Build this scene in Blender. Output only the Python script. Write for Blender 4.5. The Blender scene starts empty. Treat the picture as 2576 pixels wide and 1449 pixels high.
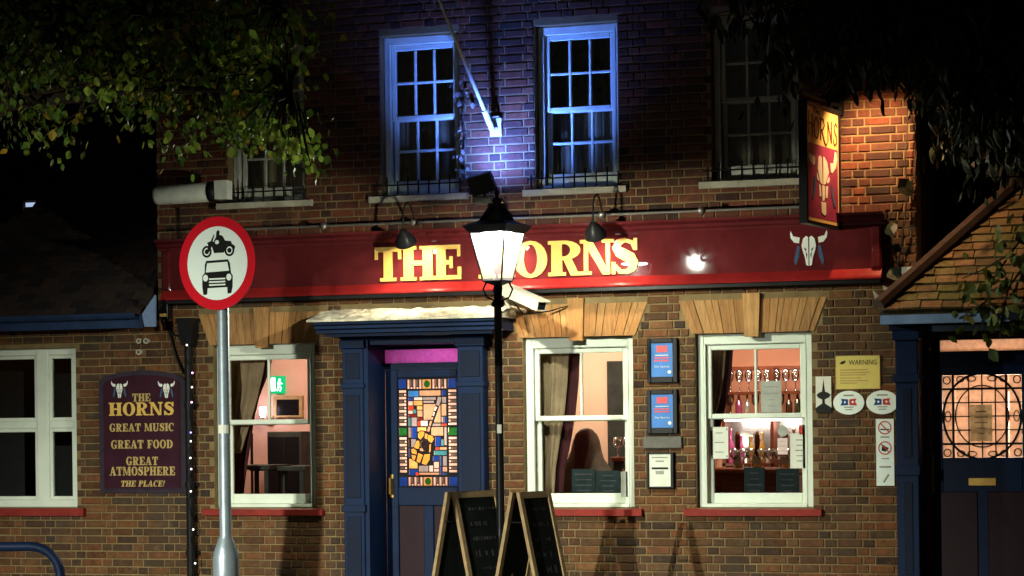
import bpy, bmesh, math, random
from mathutils import Vector, Matrix, Euler
from mathutils.geometry import delaunay_2d_cdt
random.seed(7)
R_ = math.radians
S = bpy.context.scene
COL = S.collection

# ------------------------------------------------------------------ camera
F = 6000.0; TH = math.atan(5.6e-5 * F); D0 = 20.1; ROLL = 0.012; YH = 1060.0; CX = 1288.0; PW, PH = 2576.0, 1449.0
CAM = Vector((D0 * math.sin(TH), -D0 * math.cos(TH), 1.6))
FW = Vector((-math.sin(TH), math.cos(TH), 0)); RT = Vector((math.cos(TH), math.sin(TH), 0)); UP = Vector((0, 0, 1))
cd = bpy.data.cameras.new('camera'); cam = bpy.data.objects.new('camera', cd); COL.objects.link(cam)
cd.sensor_width = 36; cd.lens = 36 * F / PW; cd.clip_start = 0.1; cd.clip_end = 500
cr = RT * math.cos(ROLL) - UP * math.sin(ROLL); cu = UP * math.cos(ROLL) + RT * math.sin(ROLL)
m = Matrix((cr, cu, -FW)).transposed().to_4x4(); m.translation = CAM; cam.matrix_world = m
cd.shift_y = (YH - PH / 2) / PW
S.camera = cam

def ray(x, y):
    u = x - CX; v = YH - y
    a = u * math.cos(ROLL) + v * math.sin(ROLL); b = -u * math.sin(ROLL) + v * math.cos(ROLL)
    return FW * F + RT * a + UP * b
def P(x, y, Y=0.0):                      # photo direction met with the plane y = Y (a wall, a pane, a back wall)
    r = ray(x, y); return CAM + r * ((Y - CAM.y) / r.y)
def Pd(x, y, d):                         # photo direction at a distance d (free-standing things of known size)
    return CAM + ray(x, y) * (d / F)
def Pp(x, y, p, n):                      # photo direction met with any plane
    r = ray(x, y); return CAM + r * ((p - CAM).dot(n) / r.dot(n))
def rpx(x0, y0, x1, y1, Y=0.0):          # rectangle on a plane y = Y
    a, b, c, d = P(x0, y0, Y), P(x1, y0, Y), P(x0, y1, Y), P(x1, y1, Y)
    return (a.x + c.x) / 2, (b.x + d.x) / 2, (c.z + d.z) / 2, (a.z + b.z) / 2

# ------------------------------------------------------------------ world, moon, exposure
W = bpy.data.worlds.new('World'); S.world = W; W.use_nodes = True
nt = W.node_tree; bg = nt.nodes['Background']
sky = nt.nodes.new('ShaderNodeTexSky'); sky.sky_type = 'NISHITA'; sky.sun_disc = False
sky.sun_elevation = R_(-4); sky.sun_rotation = R_(200); sky.altitude = 0
nt.links.new(sky.outputs[0], bg.inputs[0]); bg.inputs[1].default_value = 0.15
sl = bpy.data.lights.new('moonlight', 'SUN'); sl.energy = 0.004; sl.angle = R_(0.5); sl.color = (.75, .83, 1)
so = bpy.data.objects.new('moonlight', sl); COL.objects.link(so); so.rotation_euler = (R_(50), 0, R_(-20))
S.view_settings.view_transform = 'Standard'; S.view_settings.look = 'None'; S.view_settings.exposure = 0; S.view_settings.gamma = 1
S.cycles.use_denoising = True; S.cycles.max_bounces = 8; S.cycles.transparent_max_bounces = 24
S.cycles.sample_clamp_indirect = 4.0; S.cycles.caustics_reflective = False; S.cycles.caustics_refractive = False

# ------------------------------------------------------------------ materials
MATS = {}
def mat(name, rgb, rough=.6, metal=0, var=.18, scale=9, bump=.0, bscale=70, coat=0, emis=None, es=0, isl=0, spec=.09):
    m = bpy.data.materials.new(name); m.use_nodes = True; n = m.node_tree; b = n.nodes['Principled BSDF']
    N = n.nodes.new; L = n.links.new
    tc = N('ShaderNodeTexCoord')
    if var or isl:
        nz = N('ShaderNodeTexNoise'); nz.inputs['Scale'].default_value = scale; nz.inputs['Detail'].default_value = 6; nz.inputs['Roughness'].default_value = .65
        L(tc.outputs['Object'], nz.inputs['Vector'])
        mr = N('ShaderNodeMapRange'); mr.inputs[1].default_value = .25; mr.inputs[2].default_value = .75; mr.inputs[3].default_value = 1 - var; mr.inputs[4].default_value = 1 + var
        L(nz.outputs['Fac'], mr.inputs[0]); src = mr.outputs[0]
        if isl:
            g = N('ShaderNodeNewGeometry'); oi = N('ShaderNodeObjectInfo'); ad = N('ShaderNodeMath'); ad.operation = 'ADD'
            L(g.outputs['Random Per Island'], ad.inputs[0]); L(oi.outputs['Random'], ad.inputs[1])
            fr = N('ShaderNodeMath'); fr.operation = 'FRACT'; L(ad.outputs[0], fr.inputs[0])
            m2 = N('ShaderNodeMapRange'); m2.inputs[3].default_value = 1 - isl; m2.inputs[4].default_value = 1 + isl; L(fr.outputs[0], m2.inputs[0])
            mu = N('ShaderNodeMath'); mu.operation = 'MULTIPLY'; L(src, mu.inputs[0]); L(m2.outputs[0], mu.inputs[1]); src = mu.outputs[0]
        mx = N('ShaderNodeVectorMath'); mx.operation = 'SCALE'; mx.inputs[0].default_value = rgb; L(src, mx.inputs['Scale'])
        L(mx.outputs[0], b.inputs['Base Color'])
        r2 = N('ShaderNodeMapRange'); r2.inputs[3].default_value = max(.02, rough * .8); r2.inputs[4].default_value = min(1, rough * 1.25)
        L(nz.outputs['Fac'], r2.inputs[0]); L(r2.outputs[0], b.inputs['Roughness'])
    else:
        b.inputs['Base Color'].default_value = (*rgb, 1); b.inputs['Roughness'].default_value = rough
    b.inputs['Metallic'].default_value = metal; b.inputs['Specular IOR Level'].default_value = spec
    if coat: b.inputs['Coat Weight'].default_value = coat; b.inputs['Coat Roughness'].default_value = .08
    if bump:
        n2 = N('ShaderNodeTexNoise'); n2.inputs['Scale'].default_value = bscale; n2.inputs['Detail'].default_value = 5; L(tc.outputs['Object'], n2.inputs['Vector'])
        bp = N('ShaderNodeBump'); bp.inputs['Strength'].default_value = bump; bp.inputs['Distance'].default_value = .01
        L(n2.outputs['Fac'], bp.inputs['Height']); L(bp.outputs[0], b.inputs['Normal'])
    if emis: b.inputs['Emission Color'].default_value = (*emis, 1); b.inputs['Emission Strength'].default_value = es
    MATS[name] = m; return m
def ramp_mat(name, cols, rough=.85, bump=.5, bscale=90, var=.25, soil=.0, smear=None, streak=0):     # one colour per piece, drawn from a list
    m = bpy.data.materials.new(name); m.use_nodes = True; n = m.node_tree; b = n.nodes['Principled BSDF']; N = n.nodes.new; L = n.links.new
    g = N('ShaderNodeNewGeometry'); oi = N('ShaderNodeObjectInfo'); ad = N('ShaderNodeMath'); ad.operation = 'ADD'; fr = N('ShaderNodeMath'); fr.operation = 'FRACT'
    L(g.outputs['Random Per Island'], ad.inputs[0]); L(oi.outputs['Random'], ad.inputs[1]); L(ad.outputs[0], fr.inputs[0])
    cr = N('ShaderNodeValToRGB'); cr.color_ramp.interpolation = 'LINEAR'; el = cr.color_ramp.elements
    while len(el) < len(cols): el.new(.5)
    for i, c in enumerate(cols): el[i].position = i / max(1, len(cols) - 1); el[i].color = (*c, 1)
    L(fr.outputs[0], cr.inputs[0])
    nz = N('ShaderNodeTexNoise'); nz.inputs['Scale'].default_value = 14; nz.inputs['Detail'].default_value = 7; nz.inputs['Roughness'].default_value = .7
    if streak:
        mp = N('ShaderNodeMapping'); mp.inputs['Scale'].default_value = (3.2, 3.2, .35); L(g.outputs['Position'], mp.inputs['Vector']); L(mp.outputs[0], nz.inputs['Vector'])
    else: L(g.outputs['Position'], nz.inputs['Vector'])
    mr = N('ShaderNodeMapRange'); mr.inputs[1].default_value = .3; mr.inputs[2].default_value = .7; mr.inputs[3].default_value = 1 - var; mr.inputs[4].default_value = 1 + var; L(nz.outputs['Fac'], mr.inputs[0])
    sc = N('ShaderNodeVectorMath'); sc.operation = 'SCALE'; L(cr.outputs[0], sc.inputs[0]); L(mr.outputs[0], sc.inputs['Scale']); out = sc.outputs[0]
    if soil:
        n3 = N('ShaderNodeTexNoise'); n3.inputs['Scale'].default_value = 1.7; n3.inputs['Detail'].default_value = 4; L(g.outputs['Position'], n3.inputs['Vector'])
        m3 = N('ShaderNodeMapRange'); m3.inputs[1].default_value = .42; m3.inputs[2].default_value = .72; m3.inputs[3].default_value = 0; m3.inputs[4].default_value = soil; L(n3.outputs['Fac'], m3.inputs[0])
        mi = N('ShaderNodeMix'); mi.data_type = 'RGBA'; mi.inputs['B'].default_value = (.045, .038, .03, 1); L(m3.outputs[0], mi.inputs['Factor']); L(out, mi.inputs['A']); out = mi.outputs['Result']
    if smear:
        n4 = N('ShaderNodeTexNoise'); n4.inputs['Scale'].default_value = 11; n4.inputs['Detail'].default_value = 8; n4.inputs['Roughness'].default_value = .75; n4.inputs['Distortion'].default_value = .6; L(g.outputs['Position'], n4.inputs['Vector'])
        m4 = N('ShaderNodeMapRange'); m4.inputs[1].default_value = .55; m4.inputs[2].default_value = .70; m4.inputs[3].default_value = 0; m4.inputs[4].default_value = .6; L(n4.outputs['Fac'], m4.inputs[0])
        mj = N('ShaderNodeMix'); mj.data_type = 'RGBA'; mj.inputs['B'].default_value = (*smear, 1); L(m4.outputs[0], mj.inputs['Factor']); L(out, mj.inputs['A']); out = mj.outputs['Result']
    L(out, b.inputs['Base Color']); b.inputs['Roughness'].default_value = rough; b.inputs['Specular IOR Level'].default_value = .1
    if bump:
        n2 = N('ShaderNodeTexNoise'); n2.inputs['Scale'].default_value = bscale; n2.inputs['Detail'].default_value = 5; L(g.outputs['Position'], n2.inputs['Vector'])
        bp = N('ShaderNodeBump'); bp.inputs['Strength'].default_value = bump; bp.inputs['Distance'].default_value = .01; L(n2.outputs['Fac'], bp.inputs['Height']); L(bp.outputs[0], b.inputs['Normal'])
    MATS[name] = m; return m
def glass_mat(name, tint=(1, 1, 1), refl=.06, rough=.03):
    m = bpy.data.materials.new(name); m.use_nodes = True; n = m.node_tree; n.nodes.clear(); N = n.nodes.new; L = n.links.new
    o = N('ShaderNodeOutputMaterial'); t = N('ShaderNodeBsdfTransparent'); t.inputs[0].default_value = (*tint, 1)
    g = N('ShaderNodeBsdfGlossy'); g.inputs['Roughness'].default_value = rough
    nz = N('ShaderNodeTexNoise'); nz.inputs['Scale'].default_value = 3; bp = N('ShaderNodeBump'); bp.inputs['Strength'].default_value = .04; L(nz.outputs['Fac'], bp.inputs['Height']); L(bp.outputs[0], g.inputs['Normal'])
    f = N('ShaderNodeFresnel'); f.inputs[0].default_value = 1.5; mu = N('ShaderNodeMath'); mu.operation = 'MULTIPLY'; mu.inputs[1].default_value = refl / .04; L(f.outputs[0], mu.inputs[0]); mu.use_clamp = True
    mx = N('ShaderNodeMixShader'); L(mu.outputs[0], mx.inputs[0]); L(t.outputs[0], mx.inputs[1]); L(g.outputs[0], mx.inputs[2]); L(mx.outputs[0], o.inputs[0])
    MATS[name] = m; return m
def trans_mat(name, rgb, clear=.15, gl=.06):     # coloured or frosted glass that glows when lit from behind
    m = bpy.data.materials.new(name); m.use_nodes = True; n = m.node_tree; n.nodes.clear(); N = n.nodes.new; L = n.links.new
    o = N('ShaderNodeOutputMaterial'); t = N('ShaderNodeBsdfTranslucent'); tp = N('ShaderNodeBsdfTransparent'); g = N('ShaderNodeBsdfGlossy'); g.inputs['Roughness'].default_value = .12
    tc = N('ShaderNodeTexCoord'); nz = N('ShaderNodeTexNoise'); nz.inputs['Scale'].default_value = 30; nz.inputs['Detail'].default_value = 3; L(tc.outputs['Object'], nz.inputs['Vector'])
    mr = N('ShaderNodeMapRange'); mr.inputs[3].default_value = .65; mr.inputs[4].default_value = 1.25; L(nz.outputs['Fac'], mr.inputs[0])
    sc = N('ShaderNodeVectorMath'); sc.operation = 'SCALE'; sc.inputs[0].default_value = rgb; L(mr.outputs[0], sc.inputs['Scale']); L(sc.outputs[0], t.inputs[0])
    tp.inputs[0].default_value = (*rgb, 1)
    a = N('ShaderNodeMixShader'); a.inputs[0].default_value = clear; L(t.outputs[0], a.inputs[1]); L(tp.outputs[0], a.inputs[2])
    b = N('ShaderNodeMixShader'); b.inputs[0].default_value = gl; L(a.outputs[0], b.inputs[1]); L(g.outputs[0], b.inputs[2]); L(b.outputs[0], o.inputs[0])
    MATS[name] = m; return m
def leaf_mat(name, cols, tr=.35):
    m = bpy.data.materials.new(name); m.use_nodes = True; n = m.node_tree; n.nodes.clear(); N = n.nodes.new; L = n.links.new
    o = N('ShaderNodeOutputMaterial'); g = N('ShaderNodeNewGeometry'); oi = N('ShaderNodeObjectInfo'); ad = N('ShaderNodeMath'); fr = N('ShaderNodeMath'); fr.operation = 'FRACT'
    L(g.outputs['Random Per Island'], ad.inputs[0]); L(oi.outputs['Random'], ad.inputs[1]); L(ad.outputs[0], fr.inputs[0])
    cr = N('ShaderNodeValToRGB'); el = cr.color_ramp.elements
    while len(el) < len(cols): el.new(.5)
    for i, c in enumerate(cols): el[i].position = i / (len(cols) - 1); el[i].color = (*c, 1)
    L(fr.outputs[0], cr.inputs[0])
    d = N('ShaderNodeBsdfPrincipled'); d.inputs['Roughness'].default_value = .5; d.inputs['Specular IOR Level'].default_value = .3; t = N('ShaderNodeBsdfTranslucent'); L(cr.outputs[0], d.inputs['Base Color']); L(cr.outputs[0], t.inputs[0])
    mx = N('ShaderNodeMixShader'); mx.inputs[0].default_value = tr; L(d.outputs[0], mx.inputs[1]); L(t.outputs[0], mx.inputs[2]); L(mx.outputs[0], o.inputs[0])
    MATS[name] = m; return m
def emit(name, rgb, s):
    m = bpy.data.materials.new(name); m.use_nodes = True; n = m.node_tree; n.nodes.clear()
    o = n.nodes.new('ShaderNodeOutputMaterial'); e = n.nodes.new('ShaderNodeEmission'); e.inputs[0].default_value = (*rgb, 1); e.inputs[1].default_value = s; n.links.new(e.outputs[0], o.inputs[0])
    MATS[name] = m; return m

ramp_mat('brick', [(.035, .023, .016), (.075, .033, .015), (.105, .043, .018), (.135, .052, .021), (.095, .042, .018), (.14, .066, .026), (.085, .045, .021), (.055, .034, .02), (.11, .052, .022), (.15, .06, .024)], soil=.7, smear=(.16, .11, .055), var=.4)
ramp_mat('brick_upper_shaded', [(.03, .016, .014), (.075, .026, .018), (.12, .036, .02), (.15, .046, .024), (.09, .03, .02), (.13, .05, .026), (.05, .024, .02), (.11, .036, .022)], soil=.55, smear=(.12, .08, .05), var=.4)  # redder brick; shade of the upper storey put into the palette
mat('mortar', (.19, .135, .065), .95, var=.35, scale=4, bump=.5, bscale=120)
ramp_mat('rubbed_brick', [(.30, .15, .055), (.40, .21, .08), (.35, .175, .065), (.45, .25, .10)], rough=.85, bump=.5, bscale=40, var=.35, soil=.45, streak=1)
ramp_mat('old_tile', [(.022, .018, .02), (.035, .026, .024), (.05, .032, .026)], bump=.5)
ramp_mat('mossy_tile', [(.07, .055, .025), (.15, .085, .04), (.085, .085, .03), (.13, .10, .045), (.19, .11, .06), (.05, .05, .02)], bump=.7, soil=.3, var=.4)
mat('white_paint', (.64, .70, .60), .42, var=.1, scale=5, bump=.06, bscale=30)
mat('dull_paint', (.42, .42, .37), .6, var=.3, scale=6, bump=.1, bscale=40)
mat('maroon', (.085, .012, .014), .014, var=.35, scale=3, bump=.005, bscale=4, spec=.22)
mat('red_paint', (.22, .014, .014), .25, var=.25, scale=6, bump=.03, bscale=12, coat=.2)
mat('gold_leaf', (.62, .40, .10), .32, var=.12, scale=10)
mat('dull_gold', (.42, .30, .11), .5, var=.2, scale=12)
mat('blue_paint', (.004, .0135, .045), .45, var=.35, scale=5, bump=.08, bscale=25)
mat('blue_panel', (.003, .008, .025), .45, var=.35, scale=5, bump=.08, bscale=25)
mat('door_panel', (.02, .007, .012), .4, var=.3, scale=6)
mat('pale_blue', (.17, .25, .42), .45, var=.3, scale=7, bump=.08)
mat('gutter_blue', (.018, .036, .09), .4, var=.3, scale=7)
mat('sill_red', (.20, .022, .016), .5, var=.3, scale=7, bump=.15, bscale=40)
mat('lead_sheet', (.52, .48, .37), .6, var=.7, scale=9, bump=1.0, bscale=14)
mat('stone', (.40, .37, .29), .85, var=.3, scale=9, bump=.5, bscale=40)
mat('grey_stone', (.12, .115, .10), .85, var=.3, scale=9, bump=.3)
mat('black_metal', (.010, .010, .011), .33, var=.3, scale=8)
mat('iron', (.012, .012, .011), .6, var=.3)
mat('galv', (.30, .36, .40), .38, metal=.55, var=.15, scale=12, bump=.05)
mat('white_plastic', (.62, .64, .58), .4, var=.18, scale=9)
mat('cream_plastic', (.55, .50, .40), .45, var=.15, scale=12)
mat('sign_red', (.52, .006, .016), .4, var=.06, scale=4)
mat('sign_white', (.72, .82, .76), .45, var=.05, scale=4)
mat('sign_black', (.008, .008, .008), .5, var=.1)
mat('board_maroon', (.030, .006, .014), .4, var=.3, scale=6)
mat('board_frame', (.03, .022, .035), .4, var=.3, scale=8)
mat('skull_white', (.72, .74, .68), .6, var=.08)
mat('feather_blue', (.05, .09, .16), .6, var=.3)
mat('art_yellow', (.70, .46, .15), .5, var=.1, scale=5)
mat('art_maroon', (.26, .035, .085), .5, var=.25, scale=6)
mat('art_brown', (.10, .02, .018), .5, var=.2)
mat('art_skull', (.68, .62, .48), .5, var=.1)
mat('yellow_sign', (.58, .50, .14), .5, var=.08, scale=8)
mat('print_black', (.02, .02, .02), .6, var=.1)
mat('print_grey', (.25, .26, .22), .6, var=.3)
mat('print_red', (.45, .05, .04), .6, var=.2)
mat('print_blue', (.015, .06, .22), .6, var=.2)
mat('poster_blue', (.05, .17, .46), .35, var=.2, scale=5)
mat('poster_red', (.55, .09, .10), .4, var=.15)
mat('paper', (.62, .64, .55), .7, var=.08)
mat('paper_pink', (.66, .50, .46), .7, var=.08)
mat('paper_grey', (.34, .36, .31), .7, var=.2)
mat('wood_pale', (.36, .25, .13), .6, var=.35, scale=14, bump=.1)
mat('wood_bar', (.13, .035, .016), .3, var=.35, scale=10)
mat('chalk', (.012, .015, .014), .8, var=.5, scale=9)
mat('chalk_mark', (.085, .08, .09), .9, var=.5)
mat('slate', (.02, .034, .036), .7, var=.5, scale=10)
mat('asphalt', (.045, .045, .047), .9, var=.3, scale=12, bump=.5, bscale=150)
mat('paving', (.20, .19, .17), .9, var=.25, scale=6, bump=.3)
mat('kerb', (.26, .25, .23), .9, var=.25, scale=8, bump=.3)
mat('line_paint', (.6, .48, .06), .8, var=.2)
mat('peach_wall', (.66, .47, .36), .85, var=.06, scale=2)
mat('pink_wall', (.68, .42, .36), .85, var=.06, scale=2)
mat('orange_wall', (.58, .27, .17), .85, var=.1, scale=2)
mat('dark_wall', (.03, .03, .03), .9, var=.2)
mat('ceiling', (.6, .55, .45), .9, var=.05)
mat('carpet', (.06, .02, .02), .95, var=.4, scale=20)
mat('curtain', (.30, .22, .14), .9, var=.3, scale=6)
mat('curtain_dark', (.06, .018, .022), .9, var=.3, scale=6)
mat('screen_black', (.006, .006, .008), .2, var=.1)
mat('dark_cloth', (.035, .038, .035), .9, var=.4, scale=10)
mat('coat', (.115, .088, .07), .9, var=.45, scale=9, bump=.3)
mat('hair', (.075, .022, .018), .6, var=.4, scale=20)
mat('skin', (.48, .25, .17), .5, var=.08)
mat('bark', (.05, .038, .026), .95, var=.4, scale=12, bump=.8, bscale=18)
mat('tin', (.35, .33, .3), .3, metal=.8, var=.15)
mat('brass', (.35, .22, .06), .35, metal=.7, var=.25)
mat('yellow_band', (.62, .52, .06), .5, var=.15)
mat('lead_came', (.012, .011, .012), .6, var=.2)
mat('bottle_plain', (.02, .012, .008), .1, var=.2)
mat('far_brick', (.05, .03, .025), .9, var=.3)
glass_mat('glass', (.93, .95, .93), .07)
glass_mat('dark_glass', (.78, .84, .82), .09)
glass_mat('bar_glass', (.82, .84, .86), .22, .06)
glass_mat('lantern_glass', (.97, .98, .98), .05)
trans_mat('lantern_pane', (.72, .86, .92), .986, .05)
trans_mat('frost', (.92, .82, .72), .0)
trans_mat('paper_lit', (.62, .68, .60), .0, .02)
trans_mat('frost_pink', (.95, .62, .88), .0)
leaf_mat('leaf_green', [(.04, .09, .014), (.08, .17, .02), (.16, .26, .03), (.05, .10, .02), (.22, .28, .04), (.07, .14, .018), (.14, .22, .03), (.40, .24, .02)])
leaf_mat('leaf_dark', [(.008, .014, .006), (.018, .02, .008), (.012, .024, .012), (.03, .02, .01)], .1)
leaf_mat('leaf_ivy', [(.04, .07, .02), (.09, .12, .025), (.06, .10, .03), (.14, .14, .03)], .25)
leaf_mat('leaf_pale', [(.10, .08, .07), (.2, .15, .12), (.07, .08, .05)], .3)
leaf_mat('leaf_lit', [(.35, .52, .06), (.45, .62, .10), (.28, .46, .06), (.55, .56, .09)], .4)  # lit clumps of the left tree: light put into a brighter leaf colour

# ------------------------------------------------------------------ mesh builder and object helpers
class MB:
    def __init__(s): s.v = []; s.f = []
    def add(s, vs, fs):
        k = len(s.v); s.v += [tuple(p) for p in vs]; s.f += [[i + k for i in f] for f in fs]; return s
    def box(s, x0, x1, y0, y1, z0, z1):
        return s.add([(x0, y0, z0), (x1, y0, z0), (x1, y1, z0), (x0, y1, z0), (x0, y0, z1), (x1, y0, z1), (x1, y1, z1), (x0, y1, z1)],
                     [(0, 3, 2, 1), (4, 5, 6, 7), (0, 1, 5, 4), (1, 2, 6, 5), (2, 3, 7, 6), (3, 0, 4, 7)])
    def cbox(s, x0, x1, y0, y1, z0, z1, c=.004):                        # box with chamfered front (-y) edges
        a = [(x0, z0), (x1, z0), (x1, z1), (x0, z1)]; b = [(x0 + c, z0 + c), (x1 - c, z0 + c), (x1 - c, z1 - c), (x0 + c, z1 - c)]
        vs = [(x, y1, z) for x, z in a] + [(x, y0 + c, z) for x, z in a] + [(x, y0, z) for x, z in b]
        fs = [(8, 9, 10, 11), (0, 3, 2, 1)]
        for i in range(4): j = (i + 1) % 4; fs += [(i, j, 4 + j, 4 + i), (4 + i, 4 + j, 8 + j, 8 + i)]
        return s.add(vs, fs)
    def prism(s, pts, y0, y1):                                          # outline in x,z extruded along y (front y0)
        a = sum(pts[i][0] * pts[(i + 1) % len(pts)][1] - pts[(i + 1) % len(pts)][0] * pts[i][1] for i in range(len(pts)))
        if a < 0: pts = pts[::-1]
        n = len(pts); vs = [(x, y0, z) for x, z in pts] + [(x, y1, z) for x, z in pts]
        return s.add(vs, [list(range(n)), list(range(2 * n - 1, n - 1, -1))] + [(i, n + i, n + (i + 1) % n, (i + 1) % n) for i in range(n)])
    def xprism(s, pts, x0, x1):                                         # outline in y,z extruded along x
        n = len(pts); vs = [(x0, y, z) for y, z in pts] + [(x1, y, z) for y, z in pts]
        return s.add(vs, [list(range(n - 1, -1, -1)), list(range(n, 2 * n))] + [(i, (i + 1) % n, n + (i + 1) % n, n + i) for i in range(n)])
    def tube(s, path, r, n=8, cap=True):
        path = [Vector(p) for p in path]; rs = r if isinstance(r, (list, tuple)) else [r] * len(path); k = len(path); rings = []
        t0 = (path[1] - path[0]).normalized(); ref = Vector((0, 0, 1)) if abs(t0.z) < .9 else Vector((1, 0, 0)); u = t0.cross(ref).normalized()
        for i in range(k):
            t = ((path[min(i + 1, k - 1)] - path[i]).normalized() + (path[i] - path[max(i - 1, 0)]).normalized())
            t = t.normalized() if t.length > 1e-6 else t0
            u = (u - t * u.dot(t)); u = u.normalized() if u.length > 1e-6 else t.orthogonal().normalized(); w = t.cross(u)
            rings.append([path[i] + (u * math.cos(2 * math.pi * j / n) + w * math.sin(2 * math.pi * j / n)) * rs[i] for j in range(n)])
        fs = [(i * n + j, i * n + (j + 1) % n, (i + 1) * n + (j + 1) % n, (i + 1) * n + j) for i in range(k - 1) for j in range(n)]
        if cap: fs += [list(range(n - 1, -1, -1)), list(range((k - 1) * n, k * n))]
        return s.add([p for q in rings for p in q], fs)
    def lathe(s, prof, c=(0, 0, 0), n=16, mtx=None):                    # (radius, z) profile
        k = len(prof); vs = []
        for r, z in prof:
            for j in range(n):
                p = Vector((r * math.cos(2 * math.pi * j / n), r * math.sin(2 * math.pi * j / n), z))
                if mtx: p = mtx @ p
                vs.append(p + Vector(c))
        return s.add(vs, [(i * n + j, i * n + (j + 1) % n, (i + 1) * n + (j + 1) % n, (i + 1) * n + j) for i in range(k - 1) for j in range(n)] + [list(range(n - 1, -1, -1)), list(range((k - 1) * n, k * n))])
    def ball(s, c, r, n=10, sz=1):
        return s.lathe([(max(1e-4, r * math.sin(math.pi * i / n)), -r * sz * math.cos(math.pi * i / n)) for i in range(n + 1)], c, n + 2)
    def disc(s, c, rx, rz, y0, y1, n=40):
        return s.prism([(c[0] + rx * math.cos(2 * math.pi * i / n), c[1] + rz * math.sin(2 * math.pi * i / n)) for i in range(n)], y0, y1)
    def ring(s, c, rx, rz, t, y0, y1, n=40, a0=0, a1=360, tz=None):
        tz = t if tz is None else tz; full = a1 - a0 >= 360; k = n if full else n + 1; vs = []
        for i in range(k):
            a = R_(a0 + (a1 - a0) * i / n); co, si = math.cos(a), math.sin(a)
            for rr, rq, y in ((rx, rz, y0), (rx - t, rz - tz, y0), (rx - t, rz - tz, y1), (rx, rz, y1)): vs.append((c[0] + rr * co, y, c[1] + rq * si))
        fs = []
        for i in range(n):
            a, b = 4 * i, 4 * ((i + 1) % k)
            fs += [(a, a + 1, b + 1, b), (a + 1, a + 2, b + 2, b + 1), (a + 2, a + 3, b + 3, b + 2), (a + 3, a, b, b + 3)]
        if not full: fs += [(0, 3, 2, 1), (4 * n, 4 * n + 1, 4 * n + 2, 4 * n + 3)]
        return s.add(vs, fs)
    def stroke(s, pts, y0, y1):                                         # (x, z, width) brush line in the x,z plane
        L, Rr = [], []
        for i, (x, z, w) in enumerate(pts):
            a = pts[max(i - 1, 0)]; b = pts[min(i + 1, len(pts) - 1)]; dx, dz = b[0] - a[0], b[1] - a[1]; l = math.hypot(dx, dz) or 1
            L.append((x - dz / l * w / 2, z + dx / l * w / 2)); Rr.append((x + dz / l * w / 2, z - dx / l * w / 2))
        n = len(pts); vs = [(x, y, z) for y in (y0, y1) for q in (L, Rr) for x, z in q]
        fs = []
        for i in range(n - 1):
            fs += [(n + i, n + i + 1, i + 1, i), (2 * n + i, 2 * n + i + 1, 3 * n + i + 1, 3 * n + i), (i, i + 1, 2 * n + i + 1, 2 * n + i), (3 * n + i, 3 * n + i + 1, n + i + 1, n + i)]
        fs += [(0, 2 * n, 3 * n, n), (2 * n - 1, 4 * n - 1, 3 * n - 1, n - 1)]
        return s.add(vs, fs)
    def mesh(s, name):
        me = bpy.data.meshes.new(name); me.from_pydata(s.v, [], s.f); me.update(); return me
    def build(s, name, mt, parent=None, smooth=False, fix=True):
        me = s.mesh(name)
        if fix:
            bm = bmesh.new(); bm.from_mesh(me); bmesh.ops.recalc_face_normals(bm, faces=bm.faces); bm.to_mesh(me); bm.free()
        if smooth:
            for p in me.polygons: p.use_smooth = True
        return link(name, me, mt, parent)
def link(name, me, mt=None, parent=None, loc=None, rot=None, scl=None):
    o = bpy.data.objects.new(name, me); COL.objects.link(o)
    if mt and not me.materials: me.materials.append(MATS[mt])
    o.parent = parent
    if loc is not None: o.location = loc
    if rot is not None: o.rotation_euler = rot
    if scl is not None: o.scale = scl
    return o
def tag(o, label=None, cat=None, group=None, kind=None):
    if label: o['label'] = label
    if cat: o['category'] = cat
    if group: o['group'] = group
    if kind: o['kind'] = kind
    return o
def thing(name, label, cat, loc=(0, 0, 0), rotz=0, group=None):
    o = bpy.data.objects.new(name, None); COL.objects.link(o); o.location = loc; o.rotation_euler = (0, 0, rotz); o.empty_display_size = .1
    return tag(o, label, cat, group)
def copy_tree(o, parent=None):
    c = o.copy(); COL.objects.link(c); c.parent = parent
    for ch in list(o.children): copy_tree(ch, c)
    return c
def lamp(name, kind, power, color, loc, parent=None, aim=None, size=.05, cone=90, blend=.5, sy=None):
    l = bpy.data.lights.new(name, kind); l.energy = power; l.color = color
    if kind in ('POINT', 'SPOT'): l.shadow_soft_size = size
    if kind == 'SPOT': l.spot_size = R_(cone); l.spot_blend = blend
    if kind == 'AREA': l.size = size; l.shape = 'RECTANGLE'; l.size_y = sy or size
    o = bpy.data.objects.new(name, l); COL.objects.link(o); o.parent = parent; o.location = loc
    if aim is not None: o.rotation_euler = Vector(aim).to_track_quat('-Z', 'Y').to_euler()
    return o
def arc(cx, cy, r, a0, a1, n=10): return [(cx + r * math.cos(R_(a0 + (a1 - a0) * i / n)), cy + r * math.sin(R_(a0 + (a1 - a0) * i / n))) for i in range(n + 1)]

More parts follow.
